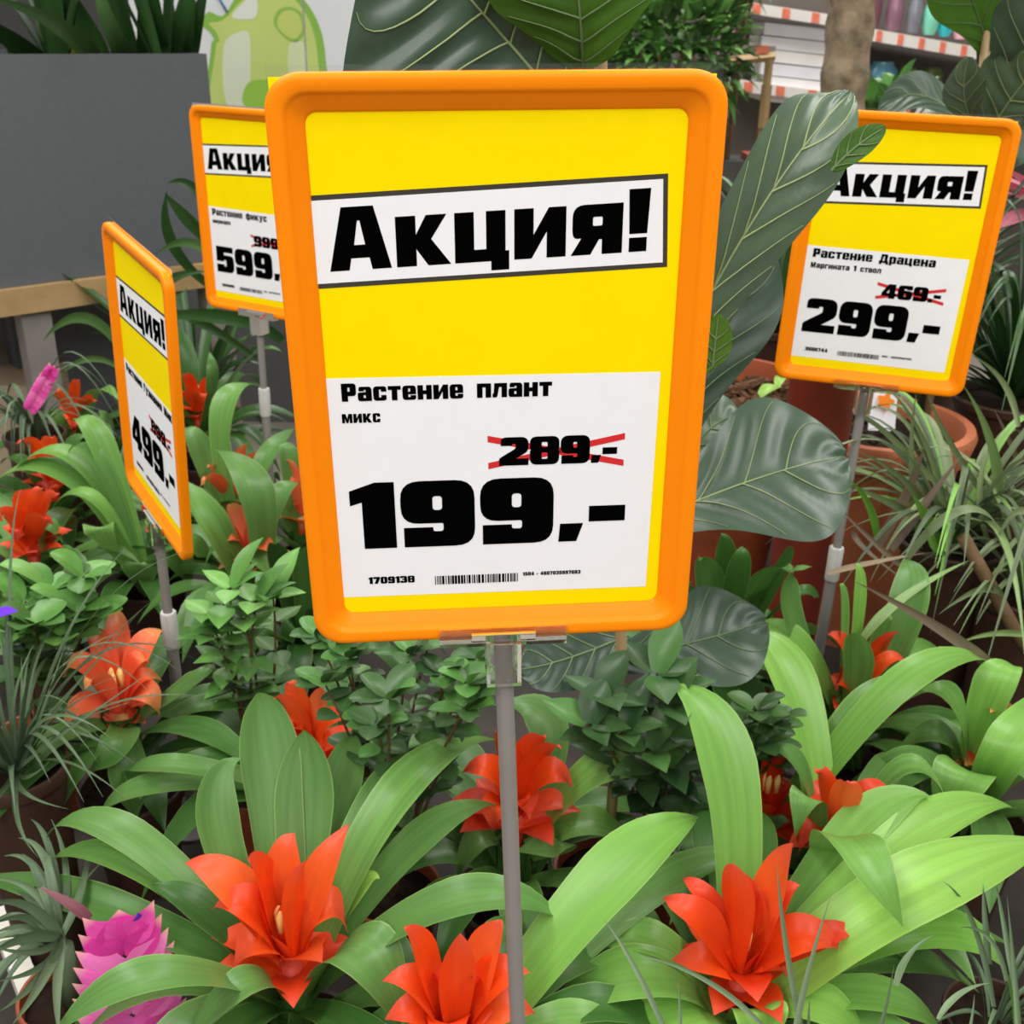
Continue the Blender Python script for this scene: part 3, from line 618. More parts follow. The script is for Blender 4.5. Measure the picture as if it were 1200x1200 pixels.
# behind the three upright leaves
bromeliad('orange bromeliad half hidden behind three upright green leaves, left of the centre', 362, 836, .22, [
    (150, 903, .16, 220, 898, .2, 32, .5), (116, 962, .12, 185, 920, .18, 36, .55), (155, 848, .12, 235, 838, .15, 46, .15), (255, 790, .18, 300, 800, .19, 30, .42), (300, 770, .15, 330, 800, .17, 30, .35), (480, 870, .12, 420, 860, .16, 36, .4), (420, 760, .18, 395, 795, .19, 30, .35)],
    [(337, 799, .05, 345, 820, .03, 30, .65), (319, 820, .03, 340, 832, .02, 30, .7), (354, 866, -.03, 356, 848, -.0, 34, .6), (409, 842, .0, 386, 845, .01, 30, .5), (332, 862, -.02, 345, 850, 0, 26, .3), (384, 808, .04, 374, 825, .02, 26, .9)], fill=7, nb=5, bl=.046, seed=17, tint=.42)
# right: red flower under the bowed leaf
bromeliad('red bromeliad behind the bowed leaf above the front right flower', 985, 925, .2, [
    (862, 738, .25, 930, 800, .25, 52, .78), (1058, 1086, .245, 992, 982, .275, 62, .66), (932, 982, .18, 948, 935, .21, 38, .6), (1118, 972, .16, 1062, 898, .21, 34, .6), (900, 880, .22, 940, 905, .2, 36, .5)],
    [(954, 900, .03, 968, 920, .02, 30, .3), (994, 915, .05, 992, 932, .03, 34, .75), (1045, 925, .0, 1015, 930, .01, 28, .2), (965, 955, -.03, 972, 945, -.01, 26, .3), (935, 1000, -.06, 955, 968, -.03, 24, .4)], fill=6, nb=5, bl=.045, seed=19, tint=.6)
bromeliad('dark red bromeliad flower low behind the long arching leaf, right of centre', 905, 905, .17, [
    (1168, 782, .22, 1060, 800, .27, 44, .7), (1085, 800, .2, 1010, 835, .22, 46, .6), (820, 850, .16, 855, 890, .16, 36, .4), (880, 990, .08, 890, 945, .12, 44, .42)],
    [(890, 880, .02, 898, 895, .01, 26, .2), (925, 892, .02, 915, 898, .01, 26, .15), (905, 925, -.03, 905, 912, -.01, 26, .2)], fill=6, nb=6, bl=.045, seed=23, tint=.58, bt=.15)
bromeliad('green bromeliad with folded broad leaves and a small pink bud at the right edge', 1168, 842, .2, [
    (1240, 800, .2, 1185, 870, .22, 50, .72), (1100, 975, .12, 1130, 905, .2, 60, .66), (1080, 808, .22, 1120, 830, .22, 52, .62), (1192, 784, .24, 1165, 805, .24, 44, .74), (1050, 880, .14, 1105, 862, .18, 44, .5), (1215, 945, .12, 1195, 895, .18, 50, .7), (1000, 920, .13, 1080, 890, .18, 40, .52)],
    [(1180, 826, .03, 1172, 838, .01, 26, .85), (1160, 835, .02, 1165, 842, .0, 24, .8)], fill=6, nb=2, bl=.03, mat=BRACTS, seed=29, tint=.62)
bromeliad('red bromeliad in the right middle, among short upright leaves', 1012, 772, .2, [
    (952, 664, .3, 922, 705, .26, 44, .5), (985, 684, .29, 988, 725, .25, 22, .6), (1003, 660, .31, 1006, 710, .26, 18, .75), (998, 742, .26, 1004, 775, .22, 36, .6), (876, 735, .2, 935, 752, .22, 38, .7),
    (1058, 655, .29, 1064, 710, .26, 40, .52), (1110, 770, .15, 1070, 765, .19, 36, .6), (965, 850, .1, 985, 815, .15, 36, .5), (860, 790, .14, 920, 785, .18, 36, .5), (1046, 725, .25, 1032, 750, .22, 34, .62)],
    [(970, 744, .03, 988, 758, .02, 26, .3), (1055, 742, .05, 1035, 758, .02, 26, .3), (1022, 785, -.01, 1018, 778, .0, 30, .5), (1062, 778, .0, 1038, 775, .01, 22, .6), (978, 808, -.05, 990, 795, -.02, 30, .5)], fill=6, nb=5, bl=.045, seed=31, tint=.6)
bromeliad('leafy green bromeliad under the dark fig leaves, left of the 299 sign pole', 850, 740, .14, [
    (818, 655, .27, 832, 690, .22, 34, .45), (930, 672, .27, 890, 690, .23, 40, .42), (870, 640, .3, 862, 690, .24, 26, .3), (905, 735, .14, 885, 735, .15, 34, .4), (900, 690, .22, 878, 712, .19, 30, .55), (895, 770, .12, 870, 765, .14, 36, .5), (770, 735, .14, 805, 745, .15, 30, .5), (690, 800, .18, 760, 775, .19, 30, .6), (925, 640, .3, 905, 690, .22, 24, .3), (845, 625, .3, 850, 680, .23, 26, .25), (960, 700, .2, 915, 712, .2, 30, .35), (795, 690, .2, 820, 712, .18, 32, .3)], [], fill=14, seed=73, llen=(.15, .25), tint=.4, flower=False, baseh=.02, pick=(0, .06))
# left field
bromeliad('bright orange-red bromeliad at the far left edge, level with the foot of the 499 sign', 30, 600, .22, [
    (-20, 575, .2, 0, 600, .18, 30, .5), (75, 640, .16, 55, 618, .19, 30, .5), (-40, 660, .1, 0, 640, .16, 34, .6), (100, 690, .1, 70, 650, .16, 34, .4), (10, 720, .06, 15, 670, .13, 32, .58)],
    [(28, 574, .05, 30, 588, .03, 26, .5), (70, 578, .03, 52, 592, .02, 26, .5), (-6, 612, .0, 12, 606, .01, 28, .4), (62, 615, .0, 46, 610, .01, 26, .4), (20, 635, -.03, 24, 620, -.01, 26, .3), (50, 572, .05, 42, 588, .03, 22, .6)], fill=9, nb=5, bl=.042, seed=37, tint=.5)
bromeliad('leafy green bromeliad without a visible flower, below the 499 sign clip', 165, 612, .16, [
    (-16, 576, .2, 75, 556, .235, 44, .62), (10, 560, .22, 90, 540, .25, 36, .66), (58, 600, .18, 110, 585, .22, 26, .65), (148, 668, .12, 118, 618, .2, 34, .62), (85, 494, .3, 120, 525, .27, 32, .62), (80, 530, .26, 118, 545, .25, 22, .5),
    (225, 690, .08, 200, 645, .16, 40, .55), (170, 700, .05, 165, 660, .13, 40, .55), (250, 655, .12, 210, 640, .17, 34, .6)], [], fill=9, seed=41, tint=.55, flower=False, baseh=.06)
bromeliad('small orange bromeliad near the left edge, behind the long arching leaves', 55, 528, .22, [(0, 545, .18, 25, 540, .2, 18, .4), (110, 520, .2, 85, 522, .2, 22, .42), (120, 555, .14, 90, 545, .18, 26, .4)],
    [(20, 520, .03, 38, 522, .02, 18, .5), (75, 535, .0, 66, 530, .01, 18, .6), (30, 548, -.03, 40, 540, -.01, 20, .6), (62, 514, .04, 58, 521, .02, 18, .6)], fill=10, nb=4, bl=.036, seed=43, tint=.42)
bromeliad('orange bromeliad under a light green leaf, left of the 499 sign top half', 82, 462, .22, [(140, 470, .24, 112, 460, .24, 22, .6), (135, 505, .15, 115, 490, .2, 20, .5), (40, 500, .15, 60, 485, .2, 18, .5)],
    [(62, 462, .02, 70, 463, .02, 12, .7), (92, 446, .05, 88, 455, .03, 12, .5), (118, 472, .0, 102, 470, .01, 14, .5)], fill=11, nb=4, bl=.036, seed=47, tint=.42)
bromeliad('red-orange bromeliad between the 499 and 599 signs, under the back pole', 228, 452, .22, [
    (245, 412, .3, 250, 450, .25, 18, .4), (208, 400, .28, 215, 430, .25, 18, .3), (330, 412, .3, 288, 425, .28, 26, .35), (180, 500, .12, 200, 480, .18, 22, .4), (205, 380, .32, 220, 425, .26, 20, .25)],
    [(215, 440, .04, 222, 447, .02, 14, .3), (240, 470, .0, 236, 462, .01, 16, .55), (212, 466, .0, 218, 460, .01, 14, .4), (250, 445, .03, 242, 449, .02, 12, .4)], fill=15, nb=5, bl=.038, seed=53, tint=.3, bt=.4, llen=(.16, .27))
bromeliad('orange-red bromeliad between the signs, under a curling yellow-green leaf', 270, 555, .18, [
    (312, 456, .3, 262, 480, .3, 30, .62), (345, 502, .22, 310, 540, .22, 26, .48), (222, 500, .25, 235, 530, .22, 30, .55), (190, 600, .1, 225, 580, .16, 30, .5)],
    [(290, 520, .06, 282, 538, .03, 18, .6), (235, 570, .0, 250, 562, .01, 18, .6), (310, 530, .04, 292, 543, .02, 18, .5), (243, 548, .03, 255, 552, .01, 16, .6)], fill=8, nb=4, bl=.036, seed=59, tint=.48, mat=BRACTS)
bromeliad('salmon and cream bromeliad between the signs, crossed by two broad leaves', 290, 615, .2, [
    (215, 562, .26, 252, 618, .22, 42, .6), (252, 527, .3, 300, 580, .27, 42, .55), (330, 690, .12, 305, 650, .17, 40, .58), (240, 665, .14, 262, 640, .18, 34, .5), (355, 570, .22, 325, 585, .22, 30, .5)],
    [(268, 592, .05, 277, 604, .03, 22, .95), (312, 608, .03, 302, 612, .02, 22, .8), (306, 625, .0, 298, 620, .01, 20, 1.0), (322, 650, -.03, 308, 638, -.01, 22, .6), (262, 640, -.02, 274, 628, .0, 22, .7)], fill=7, nb=4, bl=.045, seed=61, tint=.5, mat=BRACTS)
bromeliad('pinkish red bromeliad peeking out at the left edge of the front sign', 352, 565, .2, [(330, 520, .26, 340, 545, .23, 24, .5), (310, 600, .12, 330, 585, .17, 28, .5), (400, 620, .1, 380, 590, .17, 30, .5)],
    [(335, 540, .04, 342, 552, .02, 18, .8), (332, 572, .0, 342, 568, .01, 18, .8), (375, 550, .03, 365, 558, .01, 20, .6)], fill=9, nb=4, bl=.036, seed=67, tint=.48, mat=BRACTS)
bromeliad('dark green bromeliad with one red bract beside the lower left of the front sign', 352, 690, .14, [
    (322, 638, .25, 330, 668, .2, 28, .12), (280, 780, .06, 310, 745, .12, 32, .3), (250, 770, .12, 295, 738, .16, 30, .55), (330, 770, .05, 345, 735, .11, 34, .2), (400, 740, .1, 375, 710, .15, 34, .3), (365, 640, .26, 360, 672, .2, 30, .4)],
    [(348, 646, .07, 355, 670, .04, 26, .15), (372, 660, .05, 364, 676, .02, 22, .15)], fill=9, nb=2, bl=.03, seed=71, tint=.28, baseh=.04)

# ------------------------------------------------------------------ fiddle-leaf figs
STEMS = {}


def big_leaf(root, p0, pm, p1, w, tint=.5, mat=FIG, vein=VEIN, nlat=6, fold=.18, roll=0, side=None, prof=fiddle, curl=0.0, bulge=.03, vw=.0015, nm='leaf', lab=None):
    side = side or Vector((1, 0, 0))
    if (p1 - p0).cross(side).dot(CAMP - pm) < 0: side = -side
    b = MB()
    sf = b.ribbon(p0, pm, p1, w, prof, tint, fold, 40, 20, roll=roll, side=side, wave=.02, ph=R.uniform(0, 6))
    sl = 1.0 / (nlat + 1)

    def bend(u, t):          # quilting between side veins, raised midrib valley, optional curled edge
        q = (t - .24 * abs(u)) / sl
        return w * bulge * (math.sin(math.pi * (q % 1)) ** 1) * min(1, abs(u) * 4) * (1 - abs(u) ** 4)
    n, m = 40, 20; vs = []
    for i in range(n + 1):
        for j in range(m + 1):
            u = -1 + 2 * j / m; vs.append(sf(u, i / n, bend(u, i / n) + (curl * w * max(0, u) ** 3)))
    b.v = vs
    if root.name in STEMS and nm == 'leaf' and not lab:      # leaf stalk running to the stem
        sp_ = STEMS[root.name]; cand = [sp_[i].lerp(sp_[i + 1], k / 12) for i in range(len(sp_) - 1) for k in range(13)]
        q = min(cand, key=lambda c: (c + Vector((0, 0, .03)) - p0).length)
        b.tube([q, q.lerp(p0, .5) + Vector((0, 0, -.004)), p0, p0.lerp(pm, .08)], [.0032, .0026, .0022, .0016], 7, tint=.75)
    lf = b.build(nm, mat, root)
    if lab: lf['label'] = lab
    v = MB()

    def vein_line(us, ts, wd):
        pts = [sf(u, t, bend(u, t) + curl * w * max(0, u) ** 3 + .0003 + .0022 * w) for u, t in zip(us, ts)]
        nn = len(pts); v.tube(pts, [wd * (1 - .65 * i / (nn - 1)) for i in range(nn)], 5, cap=False)
    k = 22
    vein_line([0] * k, [i / (k - 1) * .97 for i in range(k)], vw)
    for i in range(nlat):
        t0 = .05 + i * sl * .98
        for sg in (-1, 1):
            vein_line([sg * .93 * j / 10 for j in range(11)], [min(.985, t0 + (.24 + .05 * j / 10) * .93 * j / 10 + (.01 if sg > 0 else 0)) for j in range(11)], vw * .6)
    v.build('veins', vein, lf)
    return lf


def stem(root, pts, r0, r1, name, mat):
    b = MB(); n = len(pts); b.tube(pts, [r0 + (r1 - r0) * i / (n - 1) for i in range(n)], 10); return b.build(name, mat, root)


YF = 0.86
fp = atd(728, 790, YF + .02)
fig = empty('fiddle_leaf_fig', (fp.x, fp.y, TZ), 'large fiddle-leaf fig with big veined leaves close behind the front 199 sign', 'plant', 'fiddle-leaf figs')
pot(fig, fp.x, fp.y, .055, .16, TERRA)
stem(fig, [Vector((fp.x, fp.y, TZ + .14)), atd(728, 760, YF), atd(716, 400, YF), atd(704, 70, YF), atd(698, -60, YF)], .0055, .0045, 'stem', STAKE)
STEMS[fig.name] = [Vector((fp.x, fp.y, TZ + .14)), atd(728, 760, YF), atd(716, 400, YF), atd(704, 70, YF), atd(698, -60, YF)]
VS = CR.col[0].copy()
VU = -CR.col[1].copy()
big_leaf(fig, atd(668, 135, .84), atd(560, 10, .80), atd(450, -110, .76), .23, .32, nlat=6, side=(VS + VU * 1.1), bulge=.035)
big_leaf(fig, atd(683, 78, .83), atd(678, 0, .80), atd(665, -120, .80), .115, .35, FIGU, VEIND, nlat=5, side=VS)
big_leaf(fig, atd(755, 500, .90), atd(876, 268, .90), atd(996, 110, .97), .086, .62, nlat=6, side=(VS * .8 + VU * .5 + CR.col[2] * .25), curl=.0, bulge=.035, prof=lambda t: max(.03, min(1, .55 + t) * (1 - .9 * max(0, (t - .6) / .4) ** 2.6)))
big_leaf(fig, atd(975, 200, .90), atd(1004, 172, .895), atd(1038, 149, .89), .024, .3, FIGU, VEIND, nlat=3, side=VU, prof=oval, nm='leaf', lab='curled tip showing the bright green underside')
big_leaf(fig, atd(770, 560, .93), atd(838, 400, .96), atd(893, 270, 1.0), .085, .05, FIG, VEIND, nlat=4, side=(VS * .9 - VU * .4))
big_leaf(fig, atd(740, 620, .95), atd(885, 562, .95), atd(990, 535, .97), .155, .42, nlat=4, side=(VU * 1 + VS * .25 + CR.col[2] * .5), fold=.1, bulge=.035, vw=.0012)
big_leaf(fig, atd(790, 560, 1.02), atd(830, 505, 1.02), atd(868, 488, 1.03), .075, .62, FIG, VEIND, nlat=3, side=VU + CR.col[2] * .5, prof=oval)
big_leaf(fig, atd(715, 775, .92), atd(815, 752, .90), atd(897, 728, .92), .105, .34, FIG, VEIND, nlat=4, side=VU + VS * .1 + CR.col[2] * .6, fold=.08)
big_leaf(fig, atd(735, 745, .9), atd(665, 772, .88), atd(608, 785, .87), .07, .1, FIG, VEIND, nlat=4, side=VU + CR.col[2] * .7, fold=.08, prof=oval)
big_leaf(fig, atd(835, 430, .88), atd(838, 400, .88), atd(842, 368, .88), .028, .8, FIGU, VEIND, nlat=3, side=VS, prof=oval)

# second fig, upper right, in the big clay pot with its bamboo stake
BP = at(1030, 492, .30)
bowl = empty('clay_planter', (BP.x, BP.y, TZ), 'wide pale terracotta pot with dark soil behind the pole of the 299 sign', 'pot')
zr = .30 + HB - TZ; r = .145
b = MB(); b.lathe((BP.x, BP.y, TZ), [(0, 0), (r * .68, 0), (r * .93, zr - .05), (r * 1.0, zr - .046), (r * 1.06, zr - .01), (r * 1.03, zr), (r * .93, zr), (r * .9, zr - .012), (r * .88, zr - .06)], 48); b.build('body', CLAY, bowl, sharp=40)
b = MB(); nn = 40; vs = [Vector((BP.x, BP.y, TZ + zr - .03))]
for k in range(nn): vs.append(Vector((BP.x + r * .9 * math.cos(k * math.tau / nn), BP.y + r * .9 * math.sin(k * math.tau / nn), TZ + zr - .035)))
b.add(vs, [(0, 1 + k, 1 + (k + 1) % nn) for k in range(nn)])
for k in range(60):
    g = R.uniform(0, 6.28); q = r * .85 * math.sqrt(R.random()); sz = R.uniform(.006, .014)
    b.box((BP.x + q * math.cos(g), BP.y + q * math.sin(g), TZ + zr - .03), sz, sz * .7, sz * .6, Matrix.Rotation(R.uniform(0, 3), 3, (.3, .5, 1)))
b.build('soil', SOIL, bowl, smooth=False)
# plant tag stuck in the clay pot
q = Vector((BP.x + .02, BP.y + .045, TZ + zr - .04))
tg = MB(); M = Matrix.Rotation(-.25, 3, 'X')
tg.box(q + Vector((0, 0, .04)), .045, .0015, .085, M); o = tg.build('plant_tag', WHITE, None, smooth=False)
tag(o, 'white plant tag with an orange flower picture stuck in the terracotta pot soil', 'tag')
b = MB(); vs = [Vector((0, -.0012, 0))]
for k in range(24):
    a = k * math.tau / 24; rr_ = .013 * (1 + .25 * math.cos(5 * a)); vs.append(Vector((rr_ * math.cos(a), -.0012, rr_ * math.sin(a))))
b.add([M @ v + q + Vector((0, -.004, .058)) for v in vs], [(0, 1 + k, 1 + (k + 1) % 24) for k in range(24)]); b.build('picture', ORFLOR, o)

f2 = empty('fiddle_leaf_fig', (BP.x + .07, BP.y + .02, TZ + zr - .035), 'staked fiddle-leaf fig at the upper right, rising behind the 299 sign', 'plant', 'fiddle-leaf figs')
fb = Vector((BP.x + .07, BP.y + .02, TZ + zr - .05)); YG = fb.y
stem(f2, [fb, atd(1152, 140, YG), atd(1150, 60, YG), atd(1138, -20, YG), atd(1120, -120, YG)], .008, .006, 'stem', plain('fig_stem', (62, 60, 40), .6))
STEMS[f2.name] = [fb, atd(1152, 140, YG), atd(1150, 60, YG), atd(1138, -20, YG), atd(1120, -120, YG)]
stem(f2, [fb + Vector((.012, -.008, 0)), atd(1147, 140, YG - .01), atd(1156, 30, YG - .01)], .0065, .006, 'stake', STAKE)
big_leaf(f2, atd(1158, 60, YG), atd(1138, -2, YG - .05), atd(1100, -90, YG - .15), .105, .35, FIGU, VEIND, nlat=4, side=VS + VU * .4)
big_leaf(f2, atd(1158, 115, YG), atd(1208, 50, YG - .1), atd(1260, -40, YG - .15), .125, .5, FIG, VEIN, nlat=4, side=VS - VU * .6)
big_leaf(f2, atd(1155, 165, YG), atd(1188, 112, YG - .06), atd(1232, 62, YG - .1), .12, .72, FIG, VEIN, nlat=4, side=VS * .8 - VU * .7)
big_leaf(f2, atd(1148, 160, YG), atd(1130, 115, YG - .08), atd(1136, 66, YG - .12), .055, .68, FIG, VEIN, nlat=4, side=VS)
big_leaf(f2, atd(1140, 155, YG), atd(1080, 112, YG + .1), atd(1030, 132, YG + .15), .075, .4, FIG, VEIND, nlat=4, side=VU + CR.col[2] * .6)
big_leaf(f2, atd(1160, 180, YG), atd(1190, 150, YG - .05), atd(1250, 170, YG - .1), .12, .2, FIG, VEIND, nlat=4, side=VU)

# tall dark red pot and big bark-filled pot further left
p = atd(958, 500, 1.44)
o = empty('red_pot', (p.x, p.y, TZ), 'tall dark red plastic pot just left of the 299 sign pole, behind a fig leaf', 'pot')

pot(o, p.x, p.y, .05, .58, REDPOT)
p = at(850, 478, .30); p.y -= .06
o = empty('bark_pot', (p.x, p.y + .12, TZ), 'terracotta pot filled with bark chips and fallen yellow leaves, between the two large signs', 'pot')
b = MB(); r = .15; zr = .30 + HB - TZ
b.lathe((p.x, p.y + .12, TZ), [(0, 0), (r * .7, 0), (r * .95, zr - .03), (r * 1.05, zr), (r * 1.08, zr + .03), (r * 1.0, zr + .03), (r * .97, zr), (r * .95, zr - .03)], 48); b.build('body', TERRA, o, sharp=40)
b = MB(); vs = [Vector((p.x, p.y + .12, TZ + zr - .006))]
for k in range(nn): vs.append(Vector((p.x + r * .96 * math.cos(k * math.tau / nn), p.y + .12 + r * .96 * math.sin(k * math.tau / nn), TZ + zr - .012)))
b.add(vs, [(0, 1 + k, 1 + (k + 1) % nn) for k in range(nn)])
for k in range(170):
    g = R.uniform(0, 6.28); q = r * .9 * math.sqrt(R.random()); sz = R.uniform(.012, .028)
    b.box((p.x + q * math.cos(g), p.y + .12 + q * math.sin(g), TZ + zr + R.uniform(-.006, .006)), sz, sz * .6, sz * .35, Matrix.Rotation(R.uniform(0, 3), 3, (R.uniform(-.5, .5), R.uniform(-.5, .5), 1)))
b.build('bark', BARK, o, smooth=False)
b = MB(); q = at(890, 464, .325); b.ribbon(q, q + Vector((.02, .005, .012)), q + Vector((.045, .03, .006)), .03, ovate, 1.0, .3, 10, 4); b.ribbon(q + Vector((.04, .05, 0)), q + Vector((.05, .07, .01)), q + Vector((.06, .09, .0)), .02, ovate, .95, .3, 10, 4)
b.build('fallen_leaf', BROM, o)

# ------------------------------------------------------------------ narrow-leaved plants on the right
def blades(name, label, base, spec, nr, lr, mat=BLADE, cat='potted plant', wr=(.008, .014), tr=(0, .7), seed=1, up=(.5, 1.1), potr=.07, potm=DARKPOT, poth=.14, droop=(-.2, .5), group='grassy potted plants', lift=.0, gr=(0, 6.28)):
    rr = random.Random(seed); base = Vector(base)
    root = empty(name, (base.x, base.y, TZ), label, cat, group)
    if potr: pot(root, base.x, base.y, potr, max(.05, base.z - TZ + .01 - lift), potm)
    b = MB()
    for L in spec:      # (base px, py, y)(mid)(tip) width px tint
        a, m, c = atd(*L[0]), atd(*L[1]), atd(*L[2])
        mid = m; wd = L[3] * pxm(m)
        vd = (mid - CAMP).normalized(); T = (c - a).normalized(); sd = T.cross(vd)
        sd = sd + vd * .5
        if T.cross(sd).dot(vd) > 0: sd = -sd
        b.ribbon(a, mid, c, wd, blade, L[4], .3, 16, 4, side=sd)
    for k in range(nr):
        g = rr.uniform(*gr); ln = rr.uniform(*lr); u = Vector((math.cos(g), math.sin(g), 0)); e = rr.uniform(*up)
        m = base + u * ln * .45 + Vector((0, 0, ln * e * .55)); c = base + u * ln * .95 + Vector((0, 0, ln * e * rr.uniform(*droop)))
        b.ribbon(base + u * .008, m, c, rr.uniform(*wr), blade, rr.uniform(*tr), .3, 14, 3)
    if lift: b.tube([base - Vector((0, 0, lift)), base], [.01, .008], 8)
    b.build('foliage', mat, root)
    return root


yb = 1.36
spec = [((1120, 590, yb), (1040, 508, 1.34), (1003, 487, 1.3), 9, .55), ((1110, 600, yb), (1085, 520, 1.34), (1046, 460, 1.3), 8, .5), ((1080, 650, yb), (1069, 545, 1.34), (1074, 460, 1.34), 9, .5),
        ((1160, 590, yb), (1112, 515, 1.32), (1088, 462, 1.32), 9, .45), ((1170, 600, yb), (1164, 525, 1.32), (1128, 450, 1.3), 15, .6), ((1194, 500, yb), (1176, 448, 1.4), (1136, 415, 1.4), 9, .5),
        ((1090, 600, yb), (1052, 556, 1.3), (1002, 528, 1.28), 9, .45), ((1075, 605, yb), (1035, 585, 1.3), (990, 566, 1.26), 11, .5), ((1028, 630, 1.3), (1018, 590, 1.28), (993, 560, 1.25), 11, .74),
        ((1102, 650, 1.3), (1088, 610, 1.27), (1068, 578, 1.25), 18, .76), ((1060, 660, 1.2), (1128, 598, 1.18), (1176, 630, 1.2), 15, .35), ((1030, 640, 1.35), (1065, 575, 1.34), (1082, 526, 1.33), 15, .9),
        ((1045, 645, 1.3), (1085, 590, 1.3), (1128, 532, 1.3), 13, .88), ((1175, 790, 1.02), (1100, 735, 1.04), (1003, 682, 1.08), 17, .9), ((1010, 752, 1.1), (1060, 700, 1.12), (1140, 655, 1.18), 14, .6),
        ((1210, 745, 1.12), (1165, 742, 1.12), (1120, 755, 1.1), 9, .6), ((970, 672, 1.2), (1020, 660, 1.2), (1085, 648, 1.2), 8, .98), ((1062, 665, 1.2), (1030, 640, 1.22), (978, 590, 1.25), 9, .92),
        ((1110, 650, 1.2), (1092, 630, 1.2), (1100, 600, 1.22), 12, .78), ((1200, 560, 1.5), (1185, 520, 1.5), (1165, 480, 1.45), 8, .95), ((1160, 640, 1.3), (1150, 560, 1.32), (1180, 500, 1.35), 9, .5),
        ((1210, 610, 1.2), (1190, 600, 1.2), (1165, 640, 1.2), 10, .4), ((1000, 620, 1.3), (1010, 640, 1.3), (1060, 680, 1.22), 8, .9), ((1180, 700, 1.15), (1150, 690, 1.16), (1100, 720, 1.12), 12, .35)]
base = atd(1115, 640, yb); base.z = max(base.z, TZ + .14)
blades('spider_plant', 'tangle of long narrow grey-green leaves spilling over the terracotta pot, under the 299 sign', base, spec, 72, (.18, .34), seed=4, tr=(.05, .75))
base = atd(1200, 700, 1.28); base.z = max(base.z, TZ + .14)
dr = blades('dracaena', 'leggy narrow-leaved dracaena with a bare brown cane at the right edge', base, [], 40, (.16, .3), seed=6, tr=(.05, .6), potr=.06)
stem(dr, [atd(1225, 790, 1.15), atd(1190, 740, 1.16), atd(1160, 685, 1.17), atd(1128, 628, 1.18)], .009, .008, 'cane', TWIG)
base = atd(1185, 470, 1.85)
blades('dracaena', 'dark bushy narrow-leaved plant right of the 299 sign, at the picture edge', base, [], 90, (.2, .42), seed=9, mat=DARK, tr=(0, .8), wr=(.012, .022), potr=.1, up=(.3, 1.6), droop=(.1, .9))
base = atd(905, 425, 2.25); base.z = .86
blades('dracaena', 'dark narrow-leaved plant in the gap between fig leaf and 299 sign', base, [], 90, (.2, .4), seed=10, mat=DARK, tr=(0, .75), wr=(.012, .02), potr=.1, up=(.3, 1.6), droop=(.2, .9))
base = atd(1100, 330, 2.3); base.z = .86
blades('dracaena', 'dark leafy plant hidden behind the 299 sign at far right', base, [], 70, (.2, .42), seed=12, mat=DARK, tr=(0, .7), wr=(.012, .022), potr=.1, up=(.3, 1.5), droop=(.2, .9))

# ------------------------------------------------------------------ airplants with pink paddles
def paddle(root, a, c, w, name='flower_spike', n=11):
    """flat spike of two ranks of overlapping pointed bracts, from stalk a to apex c"""
    b = MB(); ax = (c - a); L = ax.length; T = ax.normalized()
    vd = ((a + c) / 2 - CAMP).normalized(); Sd = T.cross(vd).normalized(); Nn = Sd.cross(T)
    if Nn.dot(vd) > 0: Nn = -Nn
    for k in range(n):
        f = k / (n - 1); wk = w * (.72 + .5 * math.sin(math.pi * (.15 + .7 * f)) - .25 * f)
        for sg in (-1, 1):
            p0 = a + T * (L * (f * .86)) + Nn * (.0012 * (n - k) * .25)
            p1 = p0 + Sd * (sg * wk * .5) + T * (L * .15) + Nn * .001
            pm = p0 + Sd * (sg * wk * .24) + T * (L * .035) + Nn * .004
            b.ribbon(p0, pm, p1, L * .17, ovate, .35 + .4 * (k % 3) / 2 - .3 * f * (f > .8), .12, 10, 4, side=(T * 1 - Sd * sg * .4))
    p0 = a + T * (L * .8)
    b.ribbon(p0, p0 + T * L * .1 + Nn * .002, p0 + T * L * .2, w * .5, ovate, .1, .2, 8, 4, side=Sd)
    return b.build(name, PINKM, root)


def tspec(cx, cy, y, lst):
    return [((cx, cy, y), (m[0], m[1], m[2]), (t_[0], t_[1], t_[2]), wd, ti) for m, t_, wd, ti in lst]


y0 = .66
OY = .04
sp = tspec(72, 1098, y0, [(m_[:2] + (m_[2] + OY,), t2[:2] + (t2[2] + OY,), wd_ * 1.2, ti_) for m_, t2, wd_, ti_ in [((30, 1060, .62), (-20, 1062, .6), 12, .3), ((25, 1100, .6), (-20, 1125, .57), 13, .3), ((45, 1145, .57), (0, 1185, .52), 12, .5), ((48, 1150, .56), (15, 1200, .5), 13, .55), ((66, 1160, .56), (70, 1215, .5), 12, .5),
     ((40, 1045, .65), (-10, 1030, .66), 10, .5), ((45, 1020, .68), (5, 1003, .7), 10, .45), ((55, 1010, .7), (22, 982, .75), 11, .6), ((60, 1000, .72), (36, 960, .78), 10, .4), ((78, 1020, .7), (60, 960, .78), 9, .55),
     ((95, 1045, .66), (105, 985, .74), 10, .3), ((30, 1075, .62), (-10, 1085, .6), 10, .25), ((52, 1130, .58), (-5, 1150, .55), 11, .35), ((40, 1115, .58), (-10, 1108, .56), 9, .5), ((88, 1050, .68), (120, 1010, .74), 8, .3)]])
rt = blades('airplant', 'grey-green airplant with a pink paddle flower, in the bottom left corner', (atd(72, 1098, y0).x, y0, atd(72, 1098, y0).z - .01), sp, 14, (.06, .11), mat=TILL, seed=14, wr=(.007, .01), lift=.06, gr=(2.0, 4.4), tr=(.05, .6), potr=.042, potm=TERRA, group='airplants', up=(.3, 1.0))
paddle(rt, atd(165, 1262, .63), atd(139, 1066, .66), .078)
